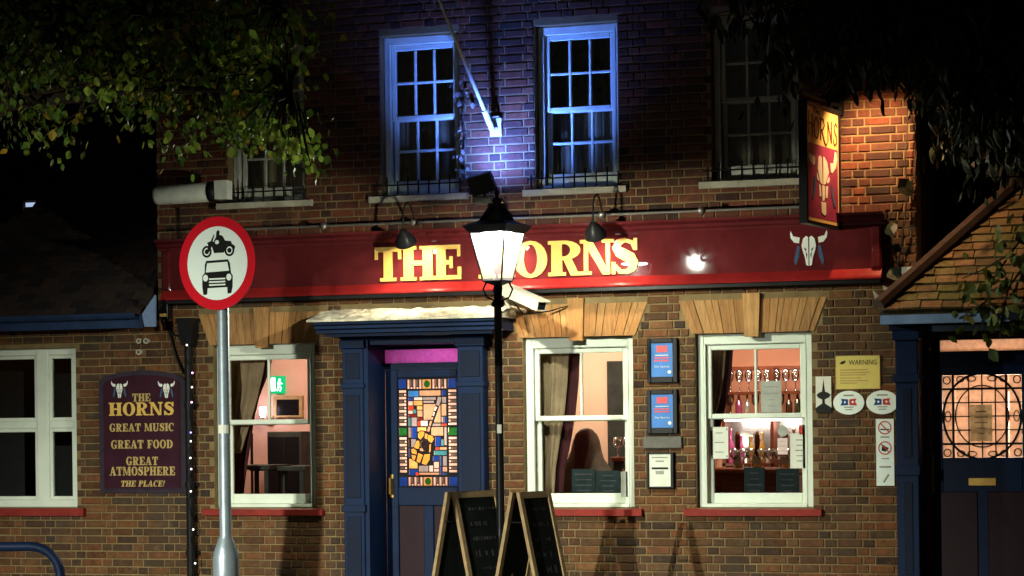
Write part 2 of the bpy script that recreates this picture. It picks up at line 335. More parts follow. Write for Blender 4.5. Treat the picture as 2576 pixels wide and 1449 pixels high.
# ------------------------------------------------------------------ slab-serif lettering: r = bar, p = outline, a = bowl, s = brush line
def rr(*a): return ('r',) + a
GL = {
 'T': (.92, [rr(.31, .0, .61, .86), rr(.18, 0, .74, .1), rr(0, .86, .92, 1), rr(0, .64, .1, .9), rr(.82, .64, .92, .9)]),
 'H': (1.04, [rr(.09, 0, .38, 1), rr(.66, 0, .95, 1), rr(0, 0, .47, .1), rr(.57, 0, 1.04, .1), rr(0, .9, .47, 1), rr(.57, .9, 1.04, 1), rr(.36, .44, .68, .57)]),
 'E': (.86, [rr(.09, 0, .38, 1), rr(0, 0, .86, .12), rr(0, .88, .84, 1), rr(.36, .44, .6, .56), rr(.5, .33, .6, .67), rr(.75, .05, .86, .36), rr(.74, .66, .84, .95)]),
 'O': (.98, [('a', .49, .5, .49, .53, 0, 360, .29, .10)]),
 'R': (1.0, [rr(.09, 0, .38, 1), rr(0, 0, .48, .1), rr(0, .9, .45, 1), rr(.3, .45, .46, .55), ('a', .44, .725, .44, .275, -90, 90, .27, .1), ('p', [(.4, .5), (.62, .52), (.80, .1), (1.0, .1), (1.0, 0), (.62, 0)])]),
 'N': (1.06, [rr(.1, 0, .23, .98), rr(.8, .02, .93, 1), rr(0, 0, .34, .1), rr(.68, .9, 1.06, 1), ('p', [(-.02, 1), (.34, 1), (.93, 0), (.70, 0), (.12, .9), (-.02, .9)])]),
 'S': (.82, [('s', [(.70, .70, .12), (.62, .88, .12), (.42, .95, .12), (.24, .89, .2), (.17, .75, .26), (.26, .62, .3), (.42, .53, .31), (.58, .44, .31), (.66, .30, .28), (.62, .15, .22), (.46, .055, .13), (.26, .07, .12), (.12, .24, .12)]), rr(.66, .66, .77, 1), rr(.03, 0, .14, .34)]),
 'G': (1.0, [('a', .48, .5, .48, .53, 48, 330, .28, .1), rr(.62, .02, .88, .42), rr(.52, .36, .98, .46), rr(.76, .64, .86, 1)]),
 'A': (1.04, [('p', [(.12, .05), (.25, .05), (.56, .9), (.46, 1), (.42, 1)]), ('p', [(.42, 1), (.62, 1), (.98, .05), (.66, .05)]), rr(-.02, 0, .36, .1), rr(.56, 0, 1.06, .1), rr(.26, .28, .72, .39)]),
 'M': (1.3, [rr(.1, 0, .22, .96), rr(.92, 0, 1.2, 1), rr(0, 0, .33, .1), rr(.82, 0, 1.3, .1), ('p', [(0, 1), (.36, 1), (.70, .1), (.56, .04), (.14, .9), (0, .9)]), ('p', [(.60, .05), (.70, .05), (1.0, 1), (.92, 1)]), rr(.92, .9, 1.3, 1)]),
 'U': (1.02, [rr(.09, .3, .36, 1), rr(.76, .3, .88, 1), rr(0, .9, .46, 1), rr(.64, .9, 1.02, 1), ('a', .485, .32, .395, .35, 180, 360, .2, .12)]),
 'I': (.47, [rr(.09, 0, .38, 1), rr(0, 0, .47, .1), rr(0, .9, .47, 1)]),
 'C': (.9, [('a', .48, .5, .48, .53, 48, 312, .28, .1), rr(.74, .64, .84, 1)]),
 'F': (.82, [rr(.09, 0, .38, 1), rr(0, 0, .5, .1), rr(0, .88, .82, 1), rr(.36, .44, .6, .56), rr(.5, .33, .6, .67), rr(.72, .66, .82, .95)]),
 'D': (1.0, [rr(.09, 0, .38, 1), rr(0, 0, .5, .1), rr(0, .9, .5, 1), ('a', .46, .5, .52, .5, -90, 90, .29, .1)]),
 'P': (.88, [rr(.09, 0, .38, 1), rr(0, 0, .5, .1), rr(0, .9, .45, 1), rr(.3, .42, .46, .52), ('a', .44, .71, .44, .29, -90, 90, .27, .1)]),
 'L': (.8, [rr(.09, 0, .38, 1), rr(0, 0, .8, .12), rr(0, .9, .48, 1), rr(.69, .05, .8, .38)]),
 '!': (.36, [('p', [(.06, 1), (.3, 1), (.23, .3), (.13, .3)]), rr(.09, 0, .27, .17)]),
 ' ': (.45, []),
}
def glyph(mb, ch, x, z, h, y0, y1, sx=1.0, lean=0.0):
    w, pr = GL[ch]; k = len(mb.v)
    for i, p in enumerate(pr):
        yy = y0 - i * .0004
        X = lambda a: x + a * h * sx
        Z = lambda b: z + b * h
        if p[0] == 'r': mb.box(X(p[1]), X(p[3]), yy, y1, Z(p[2]), Z(p[4]))
        elif p[0] == 'p': mb.prism([(X(a), Z(b)) for a, b in p[1]], yy, y1)
        elif p[0] == 'a': mb.ring((X(p[1]), Z(p[2])), p[3] * h * sx, p[4] * h, p[7] * h * sx, yy, y1, 20, p[5], p[6], p[8] * h)
        else: mb.stroke([(X(a), Z(b), c * h * (sx + 1) / 2) for a, b, c in p[1]], yy, y1)
    if lean: mb.v[k:] = [(a + (c - z) * lean, b, c) for a, b, c in mb.v[k:]]
    return w * h * sx
def tw(t, h, sx, gap): return sum(GL[c][0] * h * sx + gap * h for c in t) - gap * h
def text(mb, t, xc, z, h, y0, y1, width=None, gap=.08, lean=0.0):       # one centred line
    sx = 1.0
    if width: sx = (width - gap * h * (len(t) - 1)) / (sum(GL[c][0] for c in t) * h)
    x = xc - tw(t, h, sx, gap) / 2
    for c in t: x += glyph(mb, c, x, z, h, y0, y1, sx, lean) + gap * h
def sans(t, size, name, mt, parent, loc, width=None, align='CENTER'):    # plain print lettering
    cu = bpy.data.curves.new(name, 'FONT'); cu.body = t; cu.size = size; cu.align_x = align; cu.extrude = .0006; cu.resolution_u = 2
    tmp = bpy.data.objects.new('tmp', cu); COL.objects.link(tmp); dg = bpy.context.evaluated_depsgraph_get(); dg.update()
    me = bpy.data.meshes.new_from_object(tmp.evaluated_get(dg)); bpy.data.objects.remove(tmp); me.name = name
    if width:
        xs = [v.co.x for v in me.vertices]; k = width / max(1e-6, max(xs) - min(xs))
        for v in me.vertices: v.co.x *= k
    for v in me.vertices: v.co = Vector((v.co.x, -v.co.z, v.co.y))
    me.materials.clear(); return link(name, me, mt, parent, loc)
def skull(parent, c, w, y, white='skull_white', feathers=True):          # horned skull emblem, w metres across the horns
    def T(pts): return [(c[0] + (a - 955) / 270 * w, c[1] + (425 - b) / 270 * w) for a, b in pts]
    mi = lambda pts: [(1910 - a, b) for a, b in pts]
    horn = [(825, 298), (842, 335), (890, 346), (884, 386), (850, 380), (826, 350), (821, 320)]
    half = [(903, 402), (914, 356), (935, 336), (950, 345), (951, 430), (951, 549), (935, 542), (926, 485), (908, 432)]
    for h in (horn, mi(horn)): MB().prism(T(h), y - .004, y).build('horn', white, parent)
    for h in (half, mi(half)): MB().prism(T(h), y - .006, y).build('skull_half', white, parent)
    b = MB()
    for q in ([(932, 440), (944, 470), (938, 500)], [(918, 415), (938, 430), (932, 445)]):
        for r in (q, mi(q)): b.prism(T(r), y - .0075, y - .006)
    b.build('eye_marks', 'sign_black', parent)
    if feathers:
        f = [(872, 400), (890, 412), (884, 480), (858, 545), (846, 510)]
        for h in (f, mi(f)): MB().prism(T(h), y - .003, y).build('feather', 'feather_blue', parent)
STREET = 37000; STILT = -8.15
# ------------------------------------------------------------------ ground
tag(MB().box(-60, 60, -60, -6.6, -.4, -.12).build('road', 'asphalt'), kind='structure')
tag(MB().box(-60, 60, -6.45, 40, -.4, 0).build('pavement', 'paving'), kind='structure')
tag(MB().cbox(-60, 60, -6.598, -6.452, -.4, .004, .012).build('kerb', 'kerb'), kind='structure')
tag(MB().box(-60, 60, -60, -24.2, -.4, .0).build('far_pavement', 'paving'), kind='structure')
tag(MB().box(-60, 60, -6.95, -6.85, -.121, -.116).build('yellow_line', 'line_paint'), kind='structure')

# ------------------------------------------------------------------ the public house: wall
PUB = thing('public_house', 'two storey brick public house with lit windows under a long maroon fascia', 'building')
GW = [(-2.77, -1.80), (.10, 1.06), (1.59, 2.56)]; GZ = (.87, 2.30)
UW = [(-2.60, -1.87), (-1.16, -.44), (.23, .96), (1.75, 2.48)]; UZ = (3.55, 4.92)
XW = (-6.0, -4.13)
DO = (-1.44, -.26, 0, 2.40)
WL, WM, WR, ZE, ZT = -7.6, -3.30, 3.42, 2.56, 6.1
OPEN = [(a, b, *GZ) for a, b in GW] + [(a, b, *UZ) for a, b in UW] + [(*XW, .87, 2.31), DO]
def inwall(x, z):
    if not ((WL < x < WR and 0 < z < ZE) or (WM < x < WR and ZE < z < ZT)): return False
    return not any(a < x < b and c < z < d for a, b, c, d in OPEN)
xs = sorted({WL, WM, WR} | {v for o in OPEN for v in o[:2]}); zs = sorted({0, ZE, ZT} | {v for o in OPEN for v in o[2:]})
wall = MB(); MY, BYK = .009, .24
for i in range(len(xs) - 1):
    for j in range(len(zs) - 1):
        a, b, c, d = xs[i], xs[i + 1], zs[j], zs[j + 1]; mx, mz = (a + b) / 2, (c + d) / 2
        if not inwall(mx, mz): continue
        wall.add([(a, MY, c), (b, MY, c), (b, MY, d), (a, MY, d)], [(0, 1, 2, 3)]); wall.add([(a, BYK, c), (b, BYK, c), (b, BYK, d), (a, BYK, d)], [(3, 2, 1, 0)])
        for (p, q, nx, nz) in (((a, c), (a, d), a - 1e-3, mz), ((b, c), (b, d), b + 1e-3, mz), ((a, c), (b, c), mx, c - 1e-3), ((a, d), (b, d), mx, d + 1e-3)):
            if not inwall(nx, nz): wall.add([(p[0], MY, p[1]), (q[0], MY, q[1]), (q[0], BYK, q[1]), (p[0], BYK, p[1])], [(0, 1, 2, 3)])
WALL = wall.build('wall', 'mortar', PUB)
# side walls, back wall and main roof
sd = MB(); sd.box(WR - .24, WR - .004, .245, 7.0, 0, ZT); sd.box(WM + .004, WM + .24, 2.9, 7.0, 0, ZT); sd.box(WM, WR, 7.0, 7.2, 0, ZT); sd.build('side_wall', 'far_brick', PUB)
rf = MB(); rf.xprism([(-.3, 6.08), (-.3, 6.16), (3.5, 8.6), (7.4, 6.16), (7.4, 6.08), (3.5, 8.5)], WM - .2, WR + .2); rf.build('roof', 'old_tile', PUB)

# bricks in Flemish bond, each with its own edges, joints recessed
ARCH_Z = (2.302, 2.575)
def cuts(z0, z1):
    out = [(a, b) for a, b, c, d in OPEN if c < z1 and d > z0]
    for a, b in GW:
        if z0 < ARCH_Z[1] and z1 > ARCH_Z[0]:
            t = (min(z1, ARCH_Z[1]) - ARCH_Z[0]) / (ARCH_Z[1] - ARCH_Z[0]); out.append((a - .03 - .1 * t, b + .03 + .1 * t))
    if z0 > 2.70 and z1 < 3.22: out.append((-3.18, 3.14))
    if z1 > 2.35 and z0 < 2.60: out.append((-1.55, -.08))
    return out
rnd = random.Random(3); allb = []
for k in range(0, 88):
    z0 = k * .069 + .005; z1 = z0 + .0595
    lo = WL if z1 < ZE else WM
    iv = [(lo, WR)]
    for a, b in cuts(z0, z1):
        nv = []
        for p, q in iv:
            if b <= p or a >= q: nv.append((p, q)); continue
            if a > p: nv.append((p, a))
            if b < q: nv.append((b, q))
        iv = nv
    x = WL - .3 + (.0 if k % 2 else .1495); hd = k % 2
    while x < WR:
        w = .0925 if hd else .1965
        for p, q in iv:
            a, b = max(x, p + .002), min(x + w, q - .002)
            if b - a > .035: allb.append((a, b, z0, z1, hd, (b - a) > w - .001))
        x += w + .0100; hd = 1 - hd
cand = [b for b in allb if b[5] and not b[4] and b[2] < 2.7 and b[0] > -5.0 and b[3] > .33]
cand.sort(key=lambda b: -b[0]); own = set(cand[:300])
stm = MB().cbox(0, .1965, 0, .02, 0, .0595, .006).mesh('brick'); stm.materials.append(MATS['brick'])
bf = MB(); bu = MB()
for b in allb:
    dy = rnd.uniform(-.0025, .0015); dz = rnd.uniform(-.0015, .0015)
    if b in own:
        o = link('brick', stm, None, WALL, (b[0], dy, b[2] + dz), (0, rnd.uniform(-.006, .006), 0))
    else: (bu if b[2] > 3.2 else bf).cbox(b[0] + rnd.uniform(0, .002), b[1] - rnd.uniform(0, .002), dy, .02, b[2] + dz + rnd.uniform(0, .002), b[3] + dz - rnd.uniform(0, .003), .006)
tag(bf.build('bricks', 'brick', WALL, fix=False), 'red brown and burnt bricks laid in courses with pale joints', kind='stuff')
tag(bu.build('bricks', 'brick_upper_shaded', WALL, fix=False), 'red bricks of the upper storey with shade in their colour', kind='stuff')

# flat gauged arches: rubbed bricks and a proud keystone over each ground floor window
for a, b in GW:
    n = 11; c = (a + b) / 2; w0 = (b - a) / 2 + .025; w1 = w0 + .10; z0, z1 = ARCH_Z; kw = .062
    for s in (-1, 1):
        cuts_ = sorted([0, 1] + [min(.97, max(.03, (q + rnd.uniform(-.34, .34)) / 8)) for q in range(1, 8)])
        for i in range(8):
            e = lambda w, t: kw * (1.0 if w == w0 else 1.12) + (w - kw) * t
            t0, t1 = cuts_[i] + .004, cuts_[i + 1] - .004
            pts = [(c + s * e(w0, t0), z0), (c + s * e(w0, t1), z0), (c + s * e(w1, t1), z1), (c + s * e(w1, t0), z1)]
            MB().prism(pts, rnd.uniform(-.010, .003), .02).build('voussoir', 'rubbed_brick', WALL)
    MB().prism([(c - kw + .004, z0 - .035), (c + kw - .004, z0 - .035), (c + kw * 1.15, z1 + .045), (c - kw * 1.15, z1 + .045)], -.034, .02).build('keystone', 'rubbed_brick', WALL)

# ------------------------------------------------------------------ sash windows
def sash_window(X0, X1, Z0, Z1, Y, top, bot, paint='white_paint', head=.085, fw=.055, glass='glass', sill=True, zm=None, brail=.085, gb=.022, sl=None):
    zm = zm or (Z0 + Z1) / 2
    fr = MB(); fr.cbox(X0, X0 + fw, Y, Y + .13, Z0, Z1, .006); fr.cbox(X1 - fw, X1, Y, Y + .13, Z0, Z1, .006)
    fr.cbox(X0 + fw, X1 - fw, Y + .003, Y + .128, Z1 - head, Z1, .006); fr.cbox(X0 + fw, X1 - fw, Y - .012, Y + .126, Z0, Z0 + .03, .004)
    for q in (X0 + fw, X1 - fw - .014): fr.box(q, q + .014, Y - .004, Y + .03, Z0 + .03, Z1 - head)
    win = fr.build('window', paint, PUB)
    a, b = X0 + fw + .014, X1 - fw - .014
    for nm, (lo, hi), (nc, nr), y, rb, rt in (('top_sash', (zm - .02, Z1 - head), top, Y + .03, .042, .045), ('bottom_sash', (Z0 + .03, zm + .02), bot, Y + .072, brail, .045)):
        s = MB(); st = .042
        s.cbox(a, a + st, y, y + .036, lo, hi, .006); s.cbox(b - st, b, y, y + .036, lo, hi, .006)
        s.cbox(a + st, b - st, y + .002, y + .034, lo, lo + rb, .006); s.cbox(a + st, b - st, y + .002, y + .034, hi - rt, hi, .006)
        s.build(nm, paint, win)
        gx0, gx1, gz0, gz1 = a + st, b - st, lo + rb, hi - rt
        for i in range(1, nc): x = gx0 + (gx1 - gx0) * i / nc; MB().cbox(x - gb / 2, x + gb / 2, y + .004, y + .032, gz0, gz1, .006).build('glazing_bar', paint, win)
        for j in range(1, nr): z = gz0 + (gz1 - gz0) * j / nr; MB().cbox(gx0, gx1, y + .005, y + .031, z - gb / 2, z + gb / 2, .006).build('glazing_bar', paint, win)
        for i in range(nc):
            for j in range(nr):
                xa, xb = gx0 + (gx1 - gx0) * i / nc, gx0 + (gx1 - gx0) * (i + 1) / nc; za, zb = gz0 + (gz1 - gz0) * j / nr, gz0 + (gz1 - gz0) * (j + 1) / nr
                MB().add([(xa, y + .018, za), (xb, y + .018, za), (xb, y + .018, zb), (xa, y + .018, zb)], [(0, 1, 2, 3)]).build('pane', glass, win)
    if sill: MB().xprism([(-.055, Z0 - .066), (.1, Z0 - .066), (.1, Z0 - .002), (-.055, Z0 - .014)], X0 - .10, X1 + .08).build('sill', sl or 'sill_red', win)
    return win
for a, b in GW: sash_window(a + .004, b - .004, GZ[0] + .003, GZ[1] - .004, .07, (2, 1), (1, 1), zm=1.62)
for i, (a, b) in enumerate(UW):
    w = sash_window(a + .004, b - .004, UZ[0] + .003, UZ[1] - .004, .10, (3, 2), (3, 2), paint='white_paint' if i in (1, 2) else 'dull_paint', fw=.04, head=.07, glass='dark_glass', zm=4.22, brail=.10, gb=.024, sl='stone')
# wide casement of the single storey wing
w = MB(); x0, x1, z0, z1 = XW[0] + .004, XW[1] - .004, .873, 2.306
for q0, q1 in ((x0, x0 + .06), (x1 - .045, x1), (-4.555, -4.435), (-5.3, -5.2)): w.cbox(q0, q1, .05, .17, z0, z1, .008)
w.cbox(x0, x1, .053, .168, z1 - .06, z1, .008); w.cbox(x0, x1, .046, .168, z0, z0 + .07, .008)
WX = w.build('window', 'white_paint', PUB)
for (q0, q1) in ((-5.2, -4.555), (-4.435, x1 - .045)):
    MB().cbox(q0, q1, .06, .15, 1.585, 1.655, .008).build('transom', 'white_paint', WX)
    for (a, b) in ((z0 + .07, 1.585), (1.655, z1 - .06)):
        f = MB(); f.cbox(q0, q0 + .03, .066, .12, a, b, .004); f.cbox(q1 - .03, q1, .066, .12, a, b, .004); f.cbox(q0 + .03, q1 - .03, .067, .119, a, a + .03, .004); f.cbox(q0 + .03, q1 - .03, .067, .119, b - .03, b, .004); f.build('casement', 'white_paint', WX)
        MB().add([(q0 + .03, .09, a + .03), (q1 - .03, .09, a + .03), (q1 - .03, .09, b - .03), (q0 + .03, .09, b - .03)], [(0, 1, 2, 3)]).build('pane', 'dark_glass', WX)
MB().box(XW[0] - .1, XW[1] + .09, -.05, .06, .80, .868).build('sill', 'sill_red', WX)

# iron guards standing on the upper sills
g0 = thing('window_guard', 'low black iron guard on the upper window sill nearest the leafy branches', 'window guard', (UW[0][0] - .04, -.04, 3.5), 0, 'iron guards on upper window sills')
for k, z in enumerate((.04, .13)): MB().tube([(-.02, 0, z), (.80, 0, z)], .007, 6).build('rail', 'iron', g0)
for i in range(9):
    x = .02 + i * .095; h = .20 if i % 2 else .165; MB().tube([(x, -.008, .0), (x, -.008, h)], [.007, .0065], 6).build('bar', 'iron', g0)
for i, l in ((1, 'low black iron guard across the left of two blue lit upper windows'), (2, 'low black iron guard across the right of two blue lit upper windows'), (3, 'low black iron guard on the upper window beside the hanging sign')):
    c = copy_tree(g0); c.location.x = UW[i][0] - .04; c['label'] = l

# ------------------------------------------------------------------ dim rooms behind the upper windows: curtains and dark back boards
for i, (a, b) in enumerate(UW):
    bx = MB(); bx.box(a - .1, b + .1, .9, .95, 3.4, 5.0); bx.build('upper_room_wall', 'dark_wall', PUB)
    c = MB(); n = 40; vs = []
    lo, hi = (a - .02, b + .02)
    for j in range(n + 1):
        x = lo + (hi - lo) * j / n; y = .27 + .018 * math.sin(j * 1.9) + .01 * math.sin(j * .7); vs += [(x, y, 3.52), (x + (.0 if i else 0), y, 4.9)]
    c.add(vs, [(2 * j, 2 * j + 2, 2 * j + 3, 2 * j + 1) for j in range(n)])
    tag(c.build('curtain', 'curtain', None, True), ['drawn curtain behind the leaf covered upper window', 'dark drawn curtain behind the left blue lit upper window', 'pleated pale curtain behind the right blue lit upper window', 'drawn curtain behind the upper window by the hanging sign'][i], 'curtain', 'curtains in upper windows')

# ------------------------------------------------------------------ doorcase, canopy and stained glass door
for x0, x1 in ((-1.49, -1.30), (-.44, -.21)):
    p = MB(); p.cbox(x0, x1, -.12, .0, .22, 2.24, .006); p.cbox(x0 - .02, x1 + .02, -.15, .0, 0, .22, .006); p.cbox(x0 - .02, x1 + .02, -.145, .0, 2.24, 2.31, .006); p.cbox(x0 - .012, x1 + .012, -.134, .0, 1.90, 1.94, .004); p.cbox(x0 - .012, x1 + .012, -.134, .0, .84, .90, .004)
    pl = p.build('pilaster', 'blue_paint', PUB)
    for za, zb in ((.28, .80), (.96, 1.84), (1.98, 2.2)):
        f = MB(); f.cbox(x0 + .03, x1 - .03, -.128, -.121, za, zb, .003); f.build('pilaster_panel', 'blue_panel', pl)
ln = MB(); ln.box(-1.30, -1.262, -.10, .30, 0, 2.31); ln.box(-.44, -.42, -.10, .30, 0, 2.31); ln.box(-1.262, -.44, -.06, .30, 2.27, 2.31); ln.build('door_lining', 'blue_paint', PUB)
MB().box(-1.5, -.20, -.13, .0, 2.312, 2.36).build('frieze', 'blue_paint', PUB)
co = MB(); co.xprism([(0, 2.362), (-.42, 2.362), (-.42, 2.39), (-.46, 2.40), (-.46, 2.425), (-.50, 2.435), (-.50, 2.462), (0, 2.462)], -1.60, .02); co.box(-1.54, -.04, -.36, 0, 2.335, 2.36)
co.build('door_cornice', 'blue_paint', PUB)
def lead(x0, x1, nx=34, ny=7):
    vs = []; r = random.Random(5)
    for j in range(ny + 1):
        t = j / ny
        for i in range(nx + 1):
            x = x0 + (x1 - x0) * i / nx; z = 2.472 + .11 * t ** .7 + r.uniform(-.016, .016) * (1 if 0 < j < ny else .3); vs.append((x, -.535 + .535 * t + (.006 if j else 0) * r.uniform(-1, 1), z))
    n = nx + 1; k = len(vs); vs += [(x0, -.535, 2.456), (x1, -.535, 2.456)]
    f = [(j * n + i, j * n + i + 1, (j + 1) * n + i + 1, (j + 1) * n + i) for j in range(ny) for i in range(nx)]
    f.append([k, k + 1] + list(range(nx, -1, -1)))
    m = MB().add(vs, f)
    m.xprism([(-.53, 2.464), (0, 2.464), (0, 2.55)], x0 + .001, x1 - .001)
    return m
lead(-1.64, .05).build('canopy_roof', 'lead_sheet', PUB)
# door leaf
DY = .30
gx0, gx1, gz0, gz1 = -1.152, -.602, 1.04, 1.99
d = MB(); d.cbox(-1.262, gx0, DY, DY + .05, .0, 2.06, .005); d.cbox(gx1, -.44, DY, DY + .05, .0, 2.06, .005)
d.cbox(gx0, gx1, DY + .001, DY + .049, gz1, 2.06, .005); d.cbox(gx0, gx1, DY + .001, DY + .049, .88, gz0, .005); d.cbox(gx0, gx1, DY + .001, DY + .049, .0, .18, .005); d.cbox(-.92, -.83, DY + .002, DY + .048, .18, .88, .005)
DOOR = d.build('door', 'blue_paint', PUB)
for a, b in ((gx0, -.92), (-.83, gx1)): MB().cbox(a, b, DY + .018, DY + .035, .18, .88, .004).build('door_panel', 'door_panel', DOOR)
h = MB(); h.tube([(-1.21, DY - .05, .98), (-1.21, DY - .05, 1.12)], .012, 8); h.box(-1.225, -1.195, DY - .006, DY, .95, 1.15); h.build('handle', 'brass', DOOR)
tr = MB(); tr.box(-1.262, -.44, DY - .002, DY + .06, 2.062, 2.118); tr.box(-1.262, -.44, DY - .002, DY + .06, 2.236, 2.27); TRN = tr.build('transom_light', 'blue_paint', PUB)
MB().box(-1.262, -.44, DY + .01, DY + .016, 2.118, 2.236).build('pane', 'frost_pink', TRN)

# stained glass: outlines cut against each other; what no outline covers is lead
GC = {'gt': (.85, .36, .05), 'pk': (.86, .62, .55), 'cl': (.80, .72, .70), 'gy': (.11, .09, .075), 'pe': (.58, .36, .22), 'or': (.75, .40, .12), 'ye': (.78, .52, .16), 'bl': (.008, .045, .30), 'sk': (.03, .22, .65), 'gn': (.01, .12, .02), 'dk': (.015, .010, .008), 'wn': (.16, .01, .01), 'tl': (.04, .25, .30), 'rd': (.75, .06, .02), 'gr': (.30, .30, .32), 'bu': (.015, .06, .20)}
for k, c in GC.items(): trans_mat('glass_' + k, c, .0 if k in ('dk', 'bl', 'gn') else .03)
pcs = []                                                               # (material, outline) in enlarged photo units 70..725 x 85..1330
def q(c, x0, y0, x1, y1): pcs.append((c, [(x0, y0), (x1, y0), (x1, y1), (x0, y1)]))
for xa, xb, sd_ in ((70, 160, 1), (624, 722, 0)):
    q('bl', xa, 95, xb, 205); q('bl', xa, 1220, xb, 1325); q('gn', xa, 655, xb, 745)
    for y0, n in ((222, 6), (762, 6)):
        for i in range(n):
            y = y0 + i * 75.5; q('pk', xa + 4, y, xb - 2, y + 31)
            if i < n - 1: q('gy', xa + 4 if sd_ else xa + 36, y + 38, xb - 32 if sd_ else xb - 2, y + 70); q('pk', xb - 27 if sd_ else xa + 4, y + 40, xb - 2 if sd_ else xa + 30, y + 68)
for y0, y1 in ((100, 210), (1222, 1322)):
    for x in (172, 238, 305, 452, 518, 584): q('pk', x, y0, x + 26, y1)
    for x in (203, 270, 484, 550): q('gy', x, y0, x + 30, y1 - 28); q('pk', x + 2, y1 - 23, x + 28, y1)
    pcs.append(('or', [(340, y0), (440, y0), (440, y1), (340, y1)])); pcs.append(('gn', [(390 + 38 * math.cos(a * .524), (y0 + y1) / 2 + 46 * math.sin(a * .524)) for a in range(12)]))
for c, x0, y0, x1, y1 in (('sk', 182, 230, 298, 300), ('pe', 306, 228, 545, 292), ('bl', 556, 228, 606, 292), ('cl', 244, 306, 340, 340), ('gr', 346, 306, 490, 340), ('bl', 178, 308, 238, 345), ('gr', 350, 346, 470, 374), ('gr', 560, 306, 606, 375),
    ('pk', 178, 350, 232, 400), ('or', 238, 346, 340, 400), ('rd', 178, 406, 240, 450), ('ye', 276, 406, 340, 450), ('pk', 178, 456, 230, 496), ('tl', 236, 445, 272, 492), ('pe', 280, 456, 340, 530), ('wn', 178, 502, 274, 530), ('pe', 350, 385, 476, 566), ('pe', 468, 385, 542, 600), ('pe', 552, 385, 606, 522),
    ('tl', 178, 538, 206, 640), ('gr', 214, 536, 276, 640), ('wn', 282, 536, 340, 570), ('rd', 282, 576, 308, 640), ('cl', 314, 574, 396, 640), ('gr', 440, 608, 542, 640), ('gr', 550, 530, 574, 600), ('bl', 580, 530, 610, 606), ('rd', 550, 610, 608, 640),
    ('gr', 178, 650, 206, 770), ('bl', 212, 650, 272, 775), ('ye', 278, 650, 380, 700), ('pe', 434, 648, 570, 750), ('gr', 580, 650, 608, 860), ('gr', 208, 785, 262, 880), ('dk', 178, 785, 202, 880), ('bl', 474, 760, 540, 872), ('tl', 546, 790, 574, 866), ('rd', 480, 880, 526, 912), ('pe', 530, 880, 606, 912), ('tl', 460, 920, 606, 974),
    ('bl', 448, 982, 520, 1040), ('bu', 526, 982, 556, 1096), ('gr', 562, 982, 606, 1096), ('ye', 180, 1010, 278, 1124), ('bl', 178, 1132, 282, 1198), ('rd', 252, 1166, 286, 1206), ('gr', 290, 1090, 400, 1162), ('cl', 406, 1090, 452, 1162), ('pk', 458, 1048, 516, 1120), ('pk', 458, 1126, 516, 1162), ('pe', 292, 1170, 518, 1198), ('pe', 556, 1104, 608, 1162), ('bl', 524, 1104, 550, 1200), ('bu', 556, 1170, 608, 1200), ('bu', 178, 890, 200, 1000)): q(c, x0, y0, x1, y1)
nbg = len(pcs)
pcs.append(('LEAD', [(272, 720), (315, 684), (362, 690), (378, 695), (484, 400), (506, 290), (562, 302), (556, 366), (526, 420), (430, 690), (420, 735), (456, 745), (476, 792), (444, 845), (438, 940), (428, 1040), (372, 1096), (300, 1078), (210, 1020), (196, 960), (198, 890), (228, 880), (268, 796)]))
for c, p in (('gt', [(282, 770), (284, 720), (320, 695), (360, 700), (352, 750), (310, 795)]), ('gt', [(362, 720), (396, 728), (388, 790), (358, 778)]), ('gt', [(402, 735), (450, 752), (466, 790), (440, 832), (408, 820), (390, 790)]), ('gt', [(236, 875), (276, 800), (300, 805), (304, 860), (290, 902), (246, 890)]),
    ('dk', [(308, 830), (330, 800), (372, 802), (406, 830), (404, 900), (378, 935), (340, 922), (312, 875)]), ('gt', [(410, 850), (432, 840), (428, 930), (405, 945)]), ('gt', [(206, 900), (230, 892), (268, 915), (272, 965), (210, 950)]), ('gt', [(206, 962), (262, 975), (244, 1036), (214, 1010)]), ('gt', [(285, 945), (340, 965), (305, 1062), (262, 1045)]), ('gt', [(350, 960), (420, 955), (412, 1030), (370, 1085), (322, 1070)]), ('pe', [(300, 890), (335, 890), (345, 930), (305, 925)]),
    ('pe', [(385, 700), (400, 640), (428, 645), (415, 705)]), ('pe', [(408, 632), (422, 575), (446, 580), (432, 640)]), ('pe', [(428, 565), (440, 530), (462, 538), (450, 572)]), ('cl', [(446, 520), (460, 470), (480, 478), (468, 528)]), ('cl', [(464, 462), (486, 410), (508, 420), (486, 470)]), ('gr', [(492, 400), (512, 300), (556, 310), (548, 360), (520, 412)])): pcs.append((c, p))
def shrink(p, k):
    cx = sum(a for a, _ in p) / len(p); cy = sum(b for _, b in p) / len(p)
    return [(a - math.copysign(min(k, abs(a - cx) * .3), a - cx), b - math.copysign(min(k, abs(b - cy) * .3), b - cy)) for a, b in p]
vin = []; fin = []
for c, p in [('LEAD', [(64, 80), (730, 80), (730, 1336), (64, 1336)])] + [(c, p if c == 'LEAD' else shrink(p, 2.5 if q_ < nbg else -3.0)) for q_, (c, p) in enumerate(pcs)]:
    fin.append(list(range(len(vin), len(vin) + len(p)))); vin += [Vector(t) for t in p]
ov, oe, of, _, _, ofi = delaunay_2d_cdt(vin, [], fin, 1, 1e-3)
grp = {}
for t, src in zip(of, ofi): grp.setdefault(max(src) if src else 0, []).append(t)
def gpt(v): return (gx0 + (v[0] - 64) / 666 * (gx1 - gx0), gz1 - (v[1] - 80) / 1256 * (gz1 - gz0))
leadfaces = MB()
